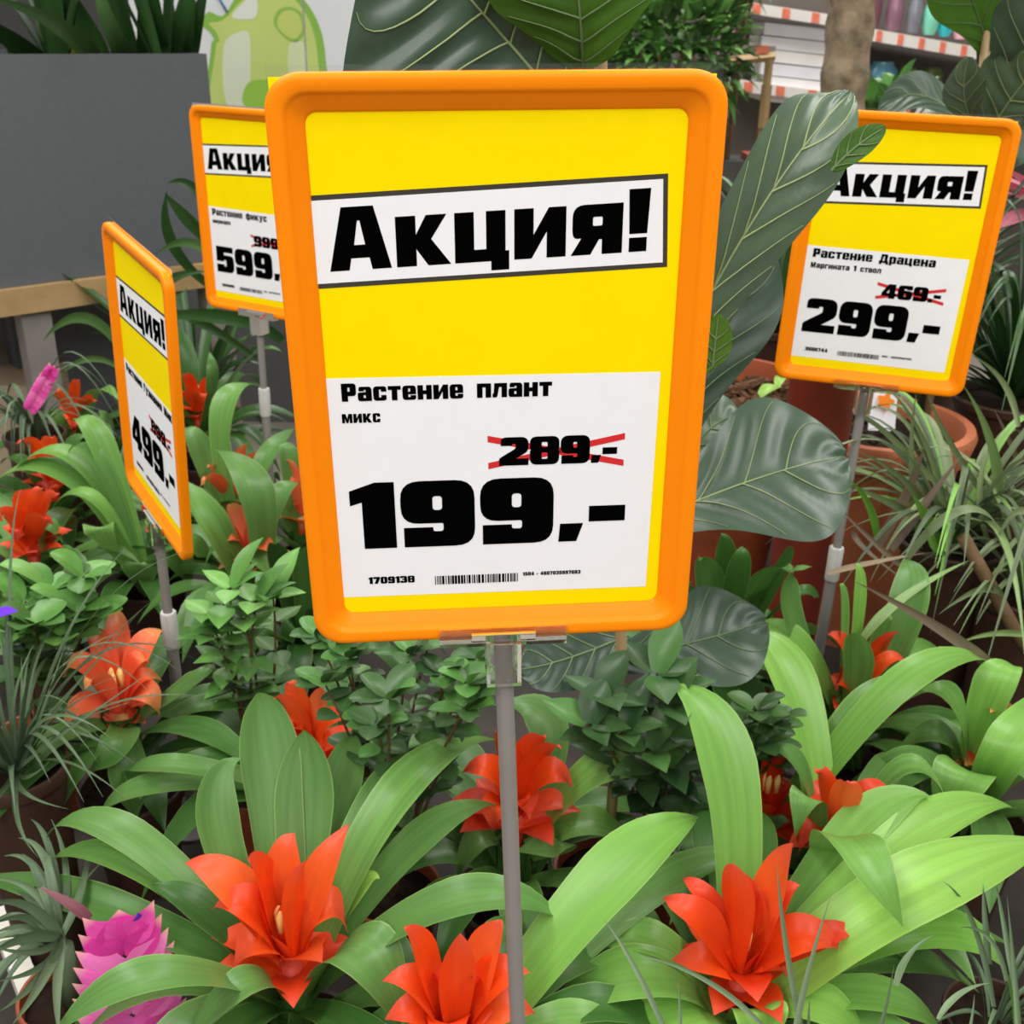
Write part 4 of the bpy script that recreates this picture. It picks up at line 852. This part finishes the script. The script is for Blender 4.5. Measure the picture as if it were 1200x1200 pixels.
b = MB(); q = atd(160, 1078, .655); b.ribbon(q, q + Vector((.003, -.003, .004)), q + Vector((.004, -.004, .012)), .008, ovate, .5, .3, 8, 4); b.build('petal', PURPLE, rt)
b = MB(); b.ribbon(atd(105, 1078, .66), atd(78, 1058, .66), atd(46, 1040, .67), .012, blade, .3, .3, 8, 4); b.build('bract', leafmat('dusky_bract', [(0, (110, 62, 72)), (1, (140, 84, 92))], .5), rt)
sp = tspec(20, 905, .92, [((10, 800, .92), (0, 735, .92), 8, .5), ((40, 860, .9), (80, 745, .95), 6, .3), ((50, 830, .92), (180, 702, .95), 5, .3), ((60, 840, .9), (165, 715, .92), 5, .25), ((60, 870, .86), (195, 775, .9), 5, .35), ((60, 840, .84), (142, 876, .8), 6, .4),
     ((25, 850, .9), (25, 770, .92), 7, .5), ((15, 830, .88), (40, 755, .9), 6, .5), ((5, 850, .88), (-10, 760, .9), 7, .4), ((30, 930, .84), (80, 948, .78), 7, .5), ((20, 960, .82), (45, 1005, .76), 8, .55), ((35, 910, .86), (60, 890, .86), 6, .4), ((0, 890, .86), (-20, 860, .88), 7, .4), ((30, 870, .9), (120, 770, .92), 5, .3), ((0, 930, .84), (-20, 960, .8), 8, .5)])
rt = blades('airplant', 'wispy grassy airplant at the left edge with one violet petal', (atd(20, 905, .92).x, .92, atd(20, 905, .92).z), sp, 60, (.12, .24), mat=TILL, seed=15, wr=(.004, .007), tr=(0, .6), potr=.05, group='airplants', up=(.5, 1.6), droop=(.2, .9))
b = MB(); q = atd(0, 726, .95); b.ribbon(q - Vector((.02, 0, .004)), q + Vector((.002, 0, .004)), q + Vector((.02, 0, .01)), .028, ovate, .5, .3, 10, 4); b.build('petal', PURPLE, rt)
q = atd(38, 495, 1.78)
rt = blades('airplant', 'airplant with a slender pink paddle flower, far left by the grey bench leg', (q.x, q.y, q.z - .03), [], 34, (.1, .22), mat=TILL, seed=16, wr=(.007, .011), tr=(0, .5), potr=.05, group='airplants', up=(.5, 1.5))
paddle(rt, atd(36, 478, 1.75), atd(64, 428, 1.75), .026, n=8)
# airplant leaves rising from below the picture, front right
q = at(958, 1235, .05)
rt = blades('airplant', 'thin-leaved airplant whose grey-green blades rise in front of the front right flower', (q.x, q.y, q.z), [
    ((945, 1230, .50), (922, 1110, .52), (911, 1014, .53), 9, .75), ((928, 1240, .49), (945, 1150, .51), (973, 1052, .53), 9, .75), ((1020, 1240, .5), (1036, 1190, .51), (1048, 1130, .52), 6, .5), ((950, 1240, .5), (948, 1200, .5), (949, 1170, .5), 5, .7)], 10, (.05, .09), mat=TILL, seed=18, wr=(.004, .006), potr=.04, group='airplants')
q = at(770, 1250, .03)
rt = blades('airplant', 'thin-leaved airplant at the bottom right of the front pole', (q.x, q.y, q.z), [
    ((790, 1230, .47), (745, 1135, .5), (708, 1078, .53), 8, .7), ((905, 1215, .48), (830, 1150, .52), (742, 1118, .55), 8, .75), ((798, 1215, .48), (797, 1185, .49), (795, 1150, .5), 5, .6)], 8, (.05, .09), mat=TILL, seed=19, wr=(.004, .006), potr=.04, group='airplants')
q = at(1165, 1200, .04)
rt = blades('airplant', 'tuft of thin grey-green blades in the lower right corner', (q.x, q.y, q.z), [
    ((1195, 1230, .58), (1190, 1150, .62), (1180, 1050, .66), 8, .5), ((1165, 1180, .62), (1140, 1080, .66), (1105, 1033, .68), 8, .35), ((1180, 1150, .62), (1160, 1100, .64), (1125, 1087, .66), 7, .5), ((1160, 1130, .64), (1155, 1080, .66), (1152, 1035, .68), 9, .4),
    ((1100, 1195, .55), (1125, 1165, .57), (1160, 1152, .6), 9, .8), ((1050, 1155, .58), (1065, 1120, .62), (1095, 1095, .64), 9, .6), ((1130, 1230, .55), (1138, 1200, .56), (1142, 1165, .58), 5, .5), ((1190, 1160, .62), (1178, 1090, .66), (1166, 1030, .7), 8, .5)], 12, (.06, .12), mat=TILL, seed=20, wr=(.004, .007), potr=.045, group='airplants', up=(.5, 1.4))


# ------------------------------------------------------------------ small-leaved pot plants
def leafy(name, label, spots, lw, ll, per, tr, seed, bx=None, prof=oval, group='small-leaved pot plants', potr=.05, gap=.03):
    """sprigs: spots (px, py, y) are twig ends carrying whorls of leaves; twigs join at a base in the pot"""
    rr = random.Random(seed); P = [atd(*q) for q in spots]
    c = sum(P, Vector()) / len(P); bx = bx or (c.x, c.y + .02)
    root = empty(name, (bx[0], bx[1], TZ), label, 'potted plant', group)
    pot(root, bx[0], bx[1], potr, .13, TERRA)
    b = MB(); tw = MB(); b0 = Vector((bx[0], bx[1], TZ + .115))
    for p in P:
        m = b0.lerp(p, .5) + Vector((rr.uniform(-.01, .01), rr.uniform(-.01, .01), .02))
        pts = [b0 * (1 - s) ** 2 + (m * 2 - (b0 + p) * .5) * 2 * s * (1 - s) + p * s * s for s in [i / 6 for i in range(7)]]
        tw.tube(pts, [.0022 - .0012 * i / 6 for i in range(7)], 6, cap=False)
        for lvl in range(4):
            q = p if lvl == 0 else pts[6 - lvl]
            for k in range(per if lvl == 0 else max(2, per // 2)):
                g = k * 2.4 + lvl * 1.3 + rr.uniform(-.3, .3); u = Vector((math.cos(g), math.sin(g), 0)); ln = ll * rr.uniform(.75, 1.15); e = rr.uniform(-.1, .55) if k < per - 1 else .9
                a = q + u * .003; mm = q + u * ln * .5 + Vector((0, 0, ln * e * .6)); t_ = q + u * ln + Vector((0, 0, ln * e * .9))
                b.ribbon(a, mm, t_, lw * rr.uniform(.8, 1.15), prof, rr.uniform(*tr) - lvl * .08, .25, 10, 6)
    tw.build('twigs', TWIG, root); b.build('foliage', SMALL, root); return root


leafy('small_ficus', 'small round-leaved ficus under the lower left corner of the front sign', [(455, 818, .78), (380, 800, .84), (410, 770, .86), (480, 765, .86), (520, 790, .84), (548, 800, .82), (395, 755, .88), (440, 850, .8), (545, 830, .8), (560, 770, .88), (505, 745, .9), (372, 745, .9)], .022, .03, 6, (.15, .72), 81, bx=(-.12, .88))
leafy('small_ficus', 'ficus with pointed oval leaves beside a dark fig leaf, right of the front pole', [(705, 815, .82), (730, 860, .80), (780, 825, .82), (690, 850, .8), (770, 790, .84), (780, 900, .8), (760, 880, .8), (800, 860, .82), (810, 890, .82)], .03, .046, 4, (.1, .5), 83, bx=(.175, .92), prof=ovate)
leafy('small_ficus', 'small grey-green leafed plant right of centre, between red flowers', [(885, 832, .9), (860, 850, .92), (905, 850, .9), (870, 880, .9), (890, 870, .9)], .024, .03, 6, (.25, .5), 85, bx=(.31, 1.03))
leafy('peperomia', 'round light green leaved plant at the left, behind the salmon flower', [(30, 705, 1.05), (80, 712, 1.05), (98, 676, 1.08), (58, 690, 1.08), (20, 740, 1.02), (75, 745, 1.02), (108, 725, 1.05), (40, 732, 1.0)], .036, .04, 5, (.45, .9), 87, prof=oval, bx=(-.6, 1.14))
leafy('peperomia', 'pointed light green leaved plant right of the 499 sign pole', [(270, 690, 1.0), (262, 708, 1.0), (300, 705, 1.0), (245, 720, 1.02), (285, 725, 1.0), (320, 700, 1.02), (255, 745, 1.0)], .026, .044, 4, (.5, .95), 89, prof=ovate, bx=(-.3, 1.05))

# ------------------------------------------------------------------ behind the table
# grey planter on its wooden bench
A0 = atd(-90, 352, 2.25); A1 = atd(264, 302, 2.72)
zb = (A0.z + A1.z) / 2
B0 = Vector((A0.x, A0.y, zb)); B1 = Vector((A1.x, A1.y, zb)); e = (B1 - B0).normalized(); nb_ = Vector((-e.y, e.x, 0))
Hp = atd(258, 63, 2.72).z - zb
pl = empty('planter', tuple((B0 + B1) / 2 + nb_ * .17), 'large dark grey rectangular planter on a wooden bench at the upper left', 'planter')


def prism(mb, q, h0, h1, tap=0.0):
    c = sum(q, Vector()) / len(q); n = len(q)
    lo = [Vector((p.x, p.y, h0)) for p in q]; hi = [Vector((p.x + (p.x - c.x) * tap, p.y + (p.y - c.y) * tap, h1)) for p in q]
    mb.add(lo + hi, [tuple(range(n - 1, -1, -1)), tuple(range(n, 2 * n))] + [(i, (i + 1) % n, n + (i + 1) % n, n + i) for i in range(n)])


b = MB(); D = .36; th = .018
fq = [B0, B1, B1 + nb_ * D, B0 + nb_ * D]
for i in range(4):
    p, q = fq[i], fq[(i + 1) % 4]; c = sum(fq, Vector()) / 4
    inn = lambda v: v + (c - v).normalized() * th * 1.4
    prism(b, [p, q, inn(q), inn(p)], zb, zb + Hp, 0.0)
prism(b, [q_ + (c - q_) * .03 for q_ in fq], zb, zb + .03)
b.build('body', PLANTER, pl, smooth=False)
b = MB(); prism(b, [q_ + (c - q_) * .06 for q_ in fq], zb + Hp - .06, zb + Hp - .05); b.build('soil', SOIL, pl, smooth=False)
be = empty('bench', (B0.x + .4, B0.y + .3, 0), 'wooden plant bench with a pine rail and grey legs under the dark planter', 'bench')
b = MB(); f0 = B0 - e * .1 - nb_ * .02; f1 = B1 + e * .03 - nb_ * .02
prism(b, [f0, f1, f1 + nb_ * .03, f0 + nb_ * .03], zb - .058, zb - .001); b.build('rail', WOOD, be, smooth=False)
b = MB(); prism(b, [f0 + nb_ * .03, f1 + nb_ * .03, f1 + nb_ * .42, f0 + nb_ * .42], zb - .03, zb - .001); b.build('top', WOOD, be, smooth=False)
for px, y in ((30, 2.36), (250, 2.66)):
    for dd in (.0, .36):
        q = atd(px, 380, y) + nb_ * (dd + .02); q.z = 0
        b = MB(); prism(b, [q, q + e * .065, q + e * .065 + nb_ * .05, q + nb_ * .05], 0, zb - .058 if dd == 0 else zb - .03); b.build('leg', GREYWOOD, be, smooth=False)
# dark boxes under the bench
q = atd(95, 400, 2.75); q.z = 0
pb = empty('planter', (q.x, q.y, 0), 'dark grey planter standing on the floor beneath the bench', 'planter')
b = MB(); prism(b, [q - e * .16, q + e * .3, q + e * .3 + nb_ * .3, q - e * .16 + nb_ * .3], 0, zb - .1, .04); b.build('body', PLANTER, pb, smooth=False)
q = atd(5, 450, 2.55); q.z = 0
cb = slab('cardboard_box', (q.x - .12, q.y + .1, .31), .42, .3, .62, plain('brown_cardboard', (182, 164, 138), .8, .04, 12)); tag(cb, 'beige cardboard box on the floor left of the bench leg', 'box')
q = atd(4, 392, 3.0)
cb = slab('paper_stack', (q.x - .05, q.y, q.z / 2), .24, .2, q.z, plain('white_wrap', (214, 214, 208), .6, .12, 40)); tag(cb, 'white wrapped stack standing behind the bench leg at far left', 'stack')


def strap_plant(name, label, base, lst, seed, nr=10, lr=(.25, .45), mat=DARK, wr=(.03, .05), tr=(.1, .7), up=(.8, 2.2), z0=None, droop=(.5, 1.1), prof=blade, parent_pot=False):
    rr = random.Random(seed); base = Vector(base)
    root = empty(name, tuple(base), label, 'potted plant')
    b = MB()
    for (a, m, c, wd, ti) in lst:
        a, m, c = atd(*a), atd(*m), atd(*c); vd = (m - CAMP).normalized(); sd = (c - a).normalized().cross(vd) + vd * .35
        b.ribbon(a, m, c, wd * pxm(m), prof, ti, .3, 16, 4, side=sd)
    for k in range(nr):
        g = rr.uniform(0, 6.28); ln = rr.uniform(*lr); u = Vector((math.cos(g), math.sin(g), 0)); el = rr.uniform(*up)
        m = base + u * ln * .35 + Vector((0, 0, ln * el * .5)); c = base + u * ln * .8 + Vector((0, 0, ln * el * rr.uniform(*droop)))
        b.ribbon(base + u * .01, m, c, rr.uniform(*wr), prof, rr.uniform(*tr), .3, 14, 4)
    b.build('foliage', mat, root); return root


q = atd(70, 80, 2.6); q.z = zb + Hp - .05
strap_plant('dracaena', 'dark green strap-leaved plant at left in the grey planter, top left', q, [
    ((118, 82, 2.68), (70, 30, 2.5), (-20, -6, 2.35), 26, .62), ((125, 80, 2.7), (95, 20, 2.65), (60, -40, 2.6), 30, .4), ((150, 80, 2.74), (140, 20, 2.7), (120, -60, 2.7), 36, .25),
    ((95, 80, 2.66), (70, 35, 2.6), (40, -10, 2.6), 18, .95), ((60, 85, 2.6), (20, 50, 2.5), (-20, 20, 2.4), 30, .1), ((30, 85, 2.6), (15, 50, 2.6), (-10, 50, 2.5), 26, .2)], 91, nr=12, tr=(0, .6))
q = atd(190, 75, 2.68); q.z = zb + Hp - .05
strap_plant('dracaena', 'upright dark strap-leaved plant at the right end of the grey planter', q, [
    ((180, 75, 2.8), (178, 20, 2.66), (165, -80, 2.66), 40, .18), ((212, 72, 2.82), (218, 20, 2.7), (232, -60, 2.7), 32, .3), ((222, 70, 2.84), (232, 25, 2.7), (248, -50, 2.7), 20, .12), ((160, 72, 2.75), (130, 30, 2.6), (105, -60, 2.6), 26, .62), ((195, 75, 2.82), (200, 20, 2.75), (190, -40, 2.7), 18, .6)], 92, nr=4, tr=(0, .5), up=(1.5, 2.4))
q = atd(215, 345, 2.45)
q.z = .55
rt = strap_plant('peace_lily', 'glossy green plant with arching leaves between the planter and the 599 sign', q, [
    ((262, 345, 2.3), (205, 290, 2.25), (196, 222, 2.2), 14, .45), ((262, 300, 2.3), (225, 262, 2.25), (192, 225, 2.2), 16, .55), ((260, 290, 2.3), (232, 225, 2.3), (196, 215, 2.3), 12, .3),
    ((270, 330, 2.2), (228, 285, 2.2), (180, 300, 2.15), 12, .8), ((150, 420, 2.1), (100, 372, 2.05), (50, 400, 2.0), 14, .75), ((330, 400, 2.1), (270, 372, 2.05), (170, 372, 2.1), 18, .5), ((300, 420, 2.1), (240, 380, 2.1), (190, 362, 2.1), 12, .4), ((215, 400, 2.2), (190, 340, 2.2), (245, 318, 2.2), 14, .4),
    ((150, 440, 2.0), (110, 420, 2.0), (70, 440, 2.0), 8, .7)], 93, nr=22, lr=(.2, .42), wr=(.03, .05), tr=(.15, .7), up=(.6, 1.4), prof=strap)
pot(rt, q.x, q.y, .09, .12, TERRA)

# white display board with a printed green glass jug
YP = 4.0
pa, pb2 = atd(150, 0, YP), atd(545, 0, YP)
bd = empty('display_board', ((pa.x + pb2.x) / 2, YP + .03, 0), 'tall white display board printed with a pale green glass jug', 'board')
b = MB(); b.box(((pa.x + pb2.x) / 2, YP + .03, 1.75), pb2.x - pa.x, .05, 1.5); b.build('panel', PANELW, bd, smooth=False)
b = MB(); b.box(((pa.x + pb2.x) / 2, YP + .05, .5), pb2.x - pa.x, .08, 1.0); b.build('base', WALLM, bd, smooth=False)
b = MB(); q = atd(357, 40, YP); b.box((q.x, YP + .003, 1.75), .006, .006, 1.5); b.build('seam', plain('seam_grey', (160, 166, 160), .6), bd, smooth=False)
GLI = {}


def decal(nm, pts, rgb, k):
    b = MB(); b.add([atd(x, y, YP + .004 - .0012 * k) for x, y in pts], [tuple(range(len(pts)))]); m = GLI.get(rgb) or plain('jug_print_%d' % len(GLI), rgb, .6, .02, 6); GLI[rgb] = m
    return b.build(nm, m, jug, smooth=False)


jug = bd


def smooth_loop(p, n=6):
    out = []; N_ = len(p)
    for i in range(N_):
        a, b_, c, d = (Vector(p[(i + k - 1) % N_]) for k in range(4))
        for s in range(n):
            t_ = s / n; v = 0.5 * ((2 * b_) + (c - a) * t_ + (2 * a - 5 * b_ + 4 * c - d) * t_ ** 2 + (3 * b_ - a - 3 * c + d) * t_ ** 3); out.append((v.x, v.y))
    return out


body = [(248, 170), (247, 60), (251, 48), (246, 38), (236, 28), (244, 14), (262, 18), (280, -8), (310, -30), (345, -12), (372, 25), (382, 75), (383, 170)]
decal('jug_print', smooth_loop(body), (140, 190, 74), 1)
decal('jug_print', smooth_loop([(252, 168), (252, 62), (257, 48), (252, 36), (245, 27), (262, 23), (284, 0), (312, -20), (342, -4), (364, 28), (373, 75), (374, 168)]), (198, 216, 120), 2)
decal('jug_print', smooth_loop([(265, 120), (262, 55), (280, 38), (293, 45), (290, 120)]), (218, 228, 200), 3)
decal('jug_print', smooth_loop([(340, 95), (338, 55), (352, 48), (360, 60), (358, 100)]), (214, 226, 176), 3)
decal('jug_print', smooth_loop([(288, 125), (290, 98), (315, 94), (340, 106), (338, 128)]), (150, 200, 70), 4)
decal('jug_print', smooth_loop([(272, 20), (284, 4), (298, -6), (302, 10), (296, 22)]), (226, 232, 220), 3)
decal('jug_print', smooth_loop([(321, 28), (326, 12), (340, 8), (354, 16), (358, 34), (350, 48), (336, 46)]), (148, 190, 84), 3)
decal('jug_print', smooth_loop([(325, 30), (329, 16), (341, 12), (351, 19), (354, 34), (347, 45), (336, 43)]), (196, 214, 110), 4)
b = MB(); b.tube([atd(266, 14, YP - .005), atd(252, -10, YP - .005)], .004, 8); b.build('straw_print', plain('blue_straw', (70, 130, 180), .5), bd)

# tree trunk between the signs and the shelves
tr_ = [atd(955, 470, 2.42), atd(978, 250, 2.42), atd(986, 130, 2.42), atd(998, 10, 2.42), atd(1004, -80, 2.42)]
tb = Vector((tr_[0].x - .01, 2.42, 0))
tree = empty('tree', tuple(tb), 'bare grey-brown tree trunk rising behind the 299 sign', 'tree')
b = MB(); pts = [tb] + tr_; b2 = []
for i in range(len(pts) - 1):
    for k in range(8): b2.append(pts[i].lerp(pts[i + 1], k / 8))
b2.append(pts[-1]); b.tube(b2, [.05 + .003 * math.sin(i * 1.7) - .0001 * i for i in range(len(b2))], 20); b.build('trunk', TRUNK, tree)

# shelving with its stock
SH = plain('shelf_white', (226, 222, 214), .5, .03, 8)
SHD = plain('shelf_dark_back', (96, 88, 82), .7, .04, 6)  # dark brown-grey colour of the shelf back panels
TAGO = plain('orange_tag', (240, 128, 100), .6, .1, 30)
Y1 = 5.4


def shelf_board(root, p0, p1, depth, hpx, ntag, nm='shelf', tags=True):
    """board from pixel p0 to p1 (front lip top) with lip height hpx and orange price tags on the lip"""
    a, c = atd(p0[0], p0[1], Y1), atd(p1[0], p1[1], Y1); h = hpx * pxm(a)
    b = MB(); up = Vector((0, 0, -h)); back = Vector((0, depth, 0))
    vs = [a, c, c + up, a + up, a + back, c + back, c + back + up * .6, a + back + up * .6]
    b.add(vs, [(0, 3, 2, 1), (0, 1, 5, 4), (3, 7, 6, 2), (1, 2, 6, 5), (0, 4, 7, 3), (4, 5, 6, 7)]); s_ = b.build(nm, SH, root, smooth=False)
    for k in range(ntag):
        f = (k + .6) / ntag; q = a.lerp(c, f); w_ = (c - a) * (.26 / ntag); d_ = Vector((0, -.004, 0))
        b = MB(); b.add([q + d_ + up * .06, q + w_ + d_ + up * .06, q + w_ + d_ + up * .94, q + d_ + up * .94, q + up * .06, q + w_ + up * .06, q + w_ + up * .94, q + up * .94], [(0, 3, 2, 1), (4, 5, 6, 7), (0, 1, 5, 4), (3, 7, 6, 2), (1, 2, 6, 5), (0, 4, 7, 3)])
        b.build('price_tag', TAGO, s_, smooth=False)


q = atd(925, 100, Y1)
sr = empty('shop_shelf', (q.x, Y1, 0), 'white shop shelf with orange price tags left of the tree trunk', 'shelf')
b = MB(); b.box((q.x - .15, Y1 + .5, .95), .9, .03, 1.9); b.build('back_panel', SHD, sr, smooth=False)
shelf_board(sr, (862, 0), (1000, 21), .45, 12, 4)
shelf_board(sr, (850, 92), (1000, 111), .45, 12, 4)
shelf_board(sr, (840, 215), (1000, 224), .45, 12, 3)
q2 = atd(1105, 60, Y1)
s2 = empty('shop_shelf', (q2.x, Y1, 0), 'white shop shelf with orange price tags right of the trunk, holding coloured vases', 'shelf')
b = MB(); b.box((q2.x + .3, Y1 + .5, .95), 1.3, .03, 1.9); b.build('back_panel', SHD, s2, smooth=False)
shelf_board(s2, (1013, 32), (1260, 75), .45, 13, 10)
shelf_board(s2, (1013, 119), (1260, 150), .45, 13, 8)
# white foam boards stacked on the left shelf
for k in range(6):
    a = atd(892 + (k % 2) * 3, 118 - k * 15.5, Y1 + .05); c = atd(985, 128 - k * 15.5, Y1 + .05); hh = 13 * pxm(a)
    b = MB(); vs = [a, c, c + Vector((0, .3, 0)), a + Vector((0, .3, 0))]; lo = vs; hi = [v + Vector((0, 0, hh)) for v in vs]
    b.add(lo + hi, [(3, 2, 1, 0), (4, 5, 6, 7), (0, 1, 5, 4), (1, 2, 6, 5), (2, 3, 7, 6), (3, 0, 4, 7)])
    tag(b.build('white_board', plain('white_board_%d' % k, (232 - 6 * (k % 3), 228 - 5 * (k % 3), 222), .55, .03, 10), None, smooth=False),
        'white slab in the shelf stack left of the trunk, ' + ('lowest of the stack', 'second from the bottom', 'third from the bottom', 'third from the top', 'second from the top', 'topmost of the stack')[k], 'board', 'white slabs stacked on the shelf')
q = atd(864, 45, Y1 - .1)
tag(slab('pink_box', (q.x, Y1 + .1, q.z), .085, .1, .15, plain('pink_card', (218, 176, 188), .6, .1, 40)), 'small pink box on the shelf beside the green bush', 'box')
# wooden sale stand in front of the shelves
ws = empty('wooden_stand', (atd(885, 140, 4.6).x, 4.6, 0), 'small wooden stand with a grey top before the shelf left of the trunk', 'stand')
for (p0, p1, wd) in (((852, 72), (908, 66), 10), ((902, 66), (893, 150), 10)):
    a, c = atd(p0[0], p0[1], 4.6), atd(p1[0], p1[1], 4.6); b = MB(); b.tube([a, c], wd * .5 * pxm(a), 4); b.build('frame_bar', WOOD, ws, smooth=False)
for x in (850, 900):
    a = atd(x, 100, 4.62); b = MB(); b.box((a.x, 4.64, a.z / 2), .035, .035, a.z); b.build('leg', WOOD, ws, smooth=False)
a = atd(878, 60, 4.62); b = MB(); b.box((a.x, 4.66, a.z - .005), .2, .1, .05); b.build('top', plain('grey_top', (150, 146, 140), .6), ws, smooth=False)
a = atd(893, 58, 4.6); b = MB(); b.box((a.x, 4.595, a.z), .05, .006, .03); b.build('price_tag', TAGO, ws, smooth=False)
# vases
VP = [(0.30, 0), (.38, .08), (.46, .35), (.44, .6), (.34, .8), (.30, .92), (.34, 1), (.28, 1), (.26, .9)]
VO = [(.28, 0), (.44, .2), (.5, .45), (.44, .72), (.26, .95), (.2, 1), (.16, .98)]
VB = [(.3, 0), (.42, .3), (.5, .8), (.5, 1), (.46, 1), (.4, .3)]
for (x, yb_, h, wd, rgb, prof, nm, lab) in ((1000, 34, 62, 27, (128, 96, 78), VP, 'brown', 'brown glass vase, leftmost on the shelf right of the trunk'), (1020, 37, 62, 24, (118, 74, 84), VP, 'wine', 'dark wine coloured vase on the shelf between the brown and violet ones'), (1047, 37, 44, 22, (134, 96, 112), VP, 'mauve', 'mauve glass vase on the shelf left of the grey one'),
        (1070, 39, 42, 20, (122, 122, 130), VP, 'grey', 'smoky grey vase on the shelf beside the mint one'), (1090, 41, 38, 21, (126, 206, 176), VO, 'mint', 'mint green egg-shaped vase on the shelf'), (1108, 43, 36, 19, (40, 186, 196), VO, 'teal', 'turquoise egg-shaped vase on the shelf'),
        (1128, 46, 28, 25, (240, 176, 190), VB, 'pink', 'pale pink flared pot on the shelf'), (1150, 49, 30, 22, (200, 100, 190), VB, 'magenta', 'magenta flared pot on the shelf behind the fig stake')):
    a = atd(x, yb_, Y1 + .1); k = pxm(a); b = MB(); b.lathe((a.x, Y1 + .12, a.z), [(0, 0)] + [(r_ * wd * k, z_ * h * k) for r_, z_ in prof], 24)
    tag(b.build('vase', plain(nm + '_glaze', rgb, .25, .05, 6, .5), None, sharp=60), lab, 'vase', 'coloured vases on the shelf')
a = atd(1030, 118, Y1 + .1)
b = MB(); b.lathe((a.x, Y1 + .12, a.z), [(0, 0), (.065, 0), (.075, .03), (.075, .13), (.05, .16), (.05, .17), (0, .17)], 24); tag(b.build('jar', plain('blue_glass', (70, 122, 140), .2, .1, 9, .6), None, sharp=50), 'blue glass jar on the lower shelf right of the trunk', 'jar')
for k, (x, rgb, lab) in enumerate(((1062, (96, 104, 60), 'olive green jar on the lower shelf next to the blue jar'), (1090, (72, 92, 30), 'dark moss green box on the lower shelf'))):
    a = atd(x, 120, Y1 + .1); b = MB(); b.lathe((a.x, Y1 + .15, a.z), [(0, 0), (.05, 0), (.055, .12), (.04, .15), (0, .15)], 20); tag(b.build('jar', plain('moss_%d' % k, rgb, .4, .15, 14), None, sharp=50), lab, 'jar')
# things on the floor beyond
for k, (x, y, sx, rgb, lab) in enumerate(((868, 228, .3, (226, 110, 96), 'salmon red low crate on the floor beyond the front sign'), (882, 186, .34, (96, 100, 92), 'dark grey tray on the floor beyond the front sign'), (905, 182, .2, (232, 120, 90), 'small orange tub on the floor below the wooden stand'))):
    a = atd(x, y, 4.9 - k * .1); tag(slab('floor_crate', (a.x, a.y, a.z / 2), sx, .3, a.z, plain('crate_%d' % k, rgb, .6, .1, 10)), lab, 'crate')

# bushy plants in the distance
def bush(name, label, c, rx, rz, n, ls, tr, seed, potz=None, mat=SMALL):
    rr = random.Random(seed); c = Vector(c); root = empty(name, (c.x, c.y, 0), label, 'plant', 'bushy plants in the distance')
    b = MB()
    for k in range(n):
        v = Vector((rr.gauss(0, 1), rr.gauss(0, 1), rr.gauss(0, 1))).normalized() * rr.uniform(.4, 1) ** .5
        p = c + Vector((v.x * rx, v.y * rx * .7, v.z * rz)); d = (v + Vector((rr.uniform(-.5, .5), rr.uniform(-.5, .5), rr.uniform(-.2, .5)))).normalized(); l = ls * rr.uniform(.7, 1.3)
        b.ribbon(p, p + d * l * .5 + Vector((0, 0, .1 * l)), p + d * l - Vector((0, 0, .1 * l)), l * .5, ovate, rr.uniform(*tr), .25, 5, 2)
    b.build('foliage', mat, root)
    b = MB(); b.lathe((c.x, c.y, 0), [(0, 0), (.1, 0), (.13, .3), (.12, .3), (.11, .27), (0, .27)], 24); b.build('pot', DARKPOT, root, sharp=40)
    b = MB()
    for k in range(7):
        g = k * 2.4; b.tube([(c.x, c.y, .26), (c.x + rx * .2 * math.cos(g), c.y + rx * .15 * math.sin(g), c.z * .6), (c.x + rx * .55 * math.cos(g), c.y + rx * .4 * math.sin(g), c.z)], [.012, .009, .004], 7)
    b.build('stems', TWIG, root)
    return root


q = atd(790, 45, 4.3)
bush('ficus_bush', 'bright green bushy plant beyond the front sign, next to the white board', (q.x, 4.3, q.z - .04), (.27), .27, 850, .08, (.2, 1.0), 95)
q = atd(725, 20, 5.0)
bush('ficus_bush', 'darker bushy plant behind the bright one, above the front sign', (q.x, 4.9, q.z + .1), .4, .34, 480, .1, (.0, .6), 96)
q = atd(868, -14, 4.7)
bush('ficus_bush', 'hanging-leaved green plant at the top, left of the first shelf', (q.x, 4.75, q.z + .06), .1, .12, 110, .08, (.2, .8), 97)
q = atd(1035, 135, 2.9)
bush('ficus_bush', 'small leafy plant between the tree trunk and the 299 sign top edge', (q.x, 2.9, q.z - .04), .13, .09, 90, .085, (.1, .7), 98)
q = atd(1198, 260, 2.4)
o = empty('pink_flower', (q.x, 2.4, 0), 'pink blossom heads at the right edge behind the 299 sign', 'flower')
b = MB()
for k in range(26):
    g = R.uniform(0, 6.28); d = Vector((math.cos(g), math.sin(g) * .5, R.uniform(-.2, 1))).normalized(); p = Vector((q.x + .05, 2.4, q.z + .03)) + d * .02
    b.ribbon(p, p + d * .07, p + d * .13, .07, ovate, R.uniform(.3, 1), .3, 8, 4)
b.build('blossom', leafmat('dusty_pink_petal', [(0, (176, 84, 108)), (1, (226, 150, 164))], .5), o)
b = MB(); b.tube([(q.x + .06, 2.4, 0), (q.x + .06, 2.4, q.z + .01)], .006, 8); b.build('stem', TWIG, o)

# white crate edge in the lower left corner
a, c = at(-14, 1068, -.05), at(44, 1225, -.05); d_ = (c - a).normalized(); n_ = Vector((-d_.y, d_.x, 0)) * .022
b = MB(); q4 = [a, c, c + n_, a + n_]
prism(b, [Vector((v.x, v.y, 0)) for v in q4], TZ, a.z)
tag(b.build('plant_crate', plain('cream_plastic', (232, 226, 214), .5, .03, 20), None, smooth=False), 'white crate edge in the bottom left corner, under the airplant with the pink paddle', 'crate')
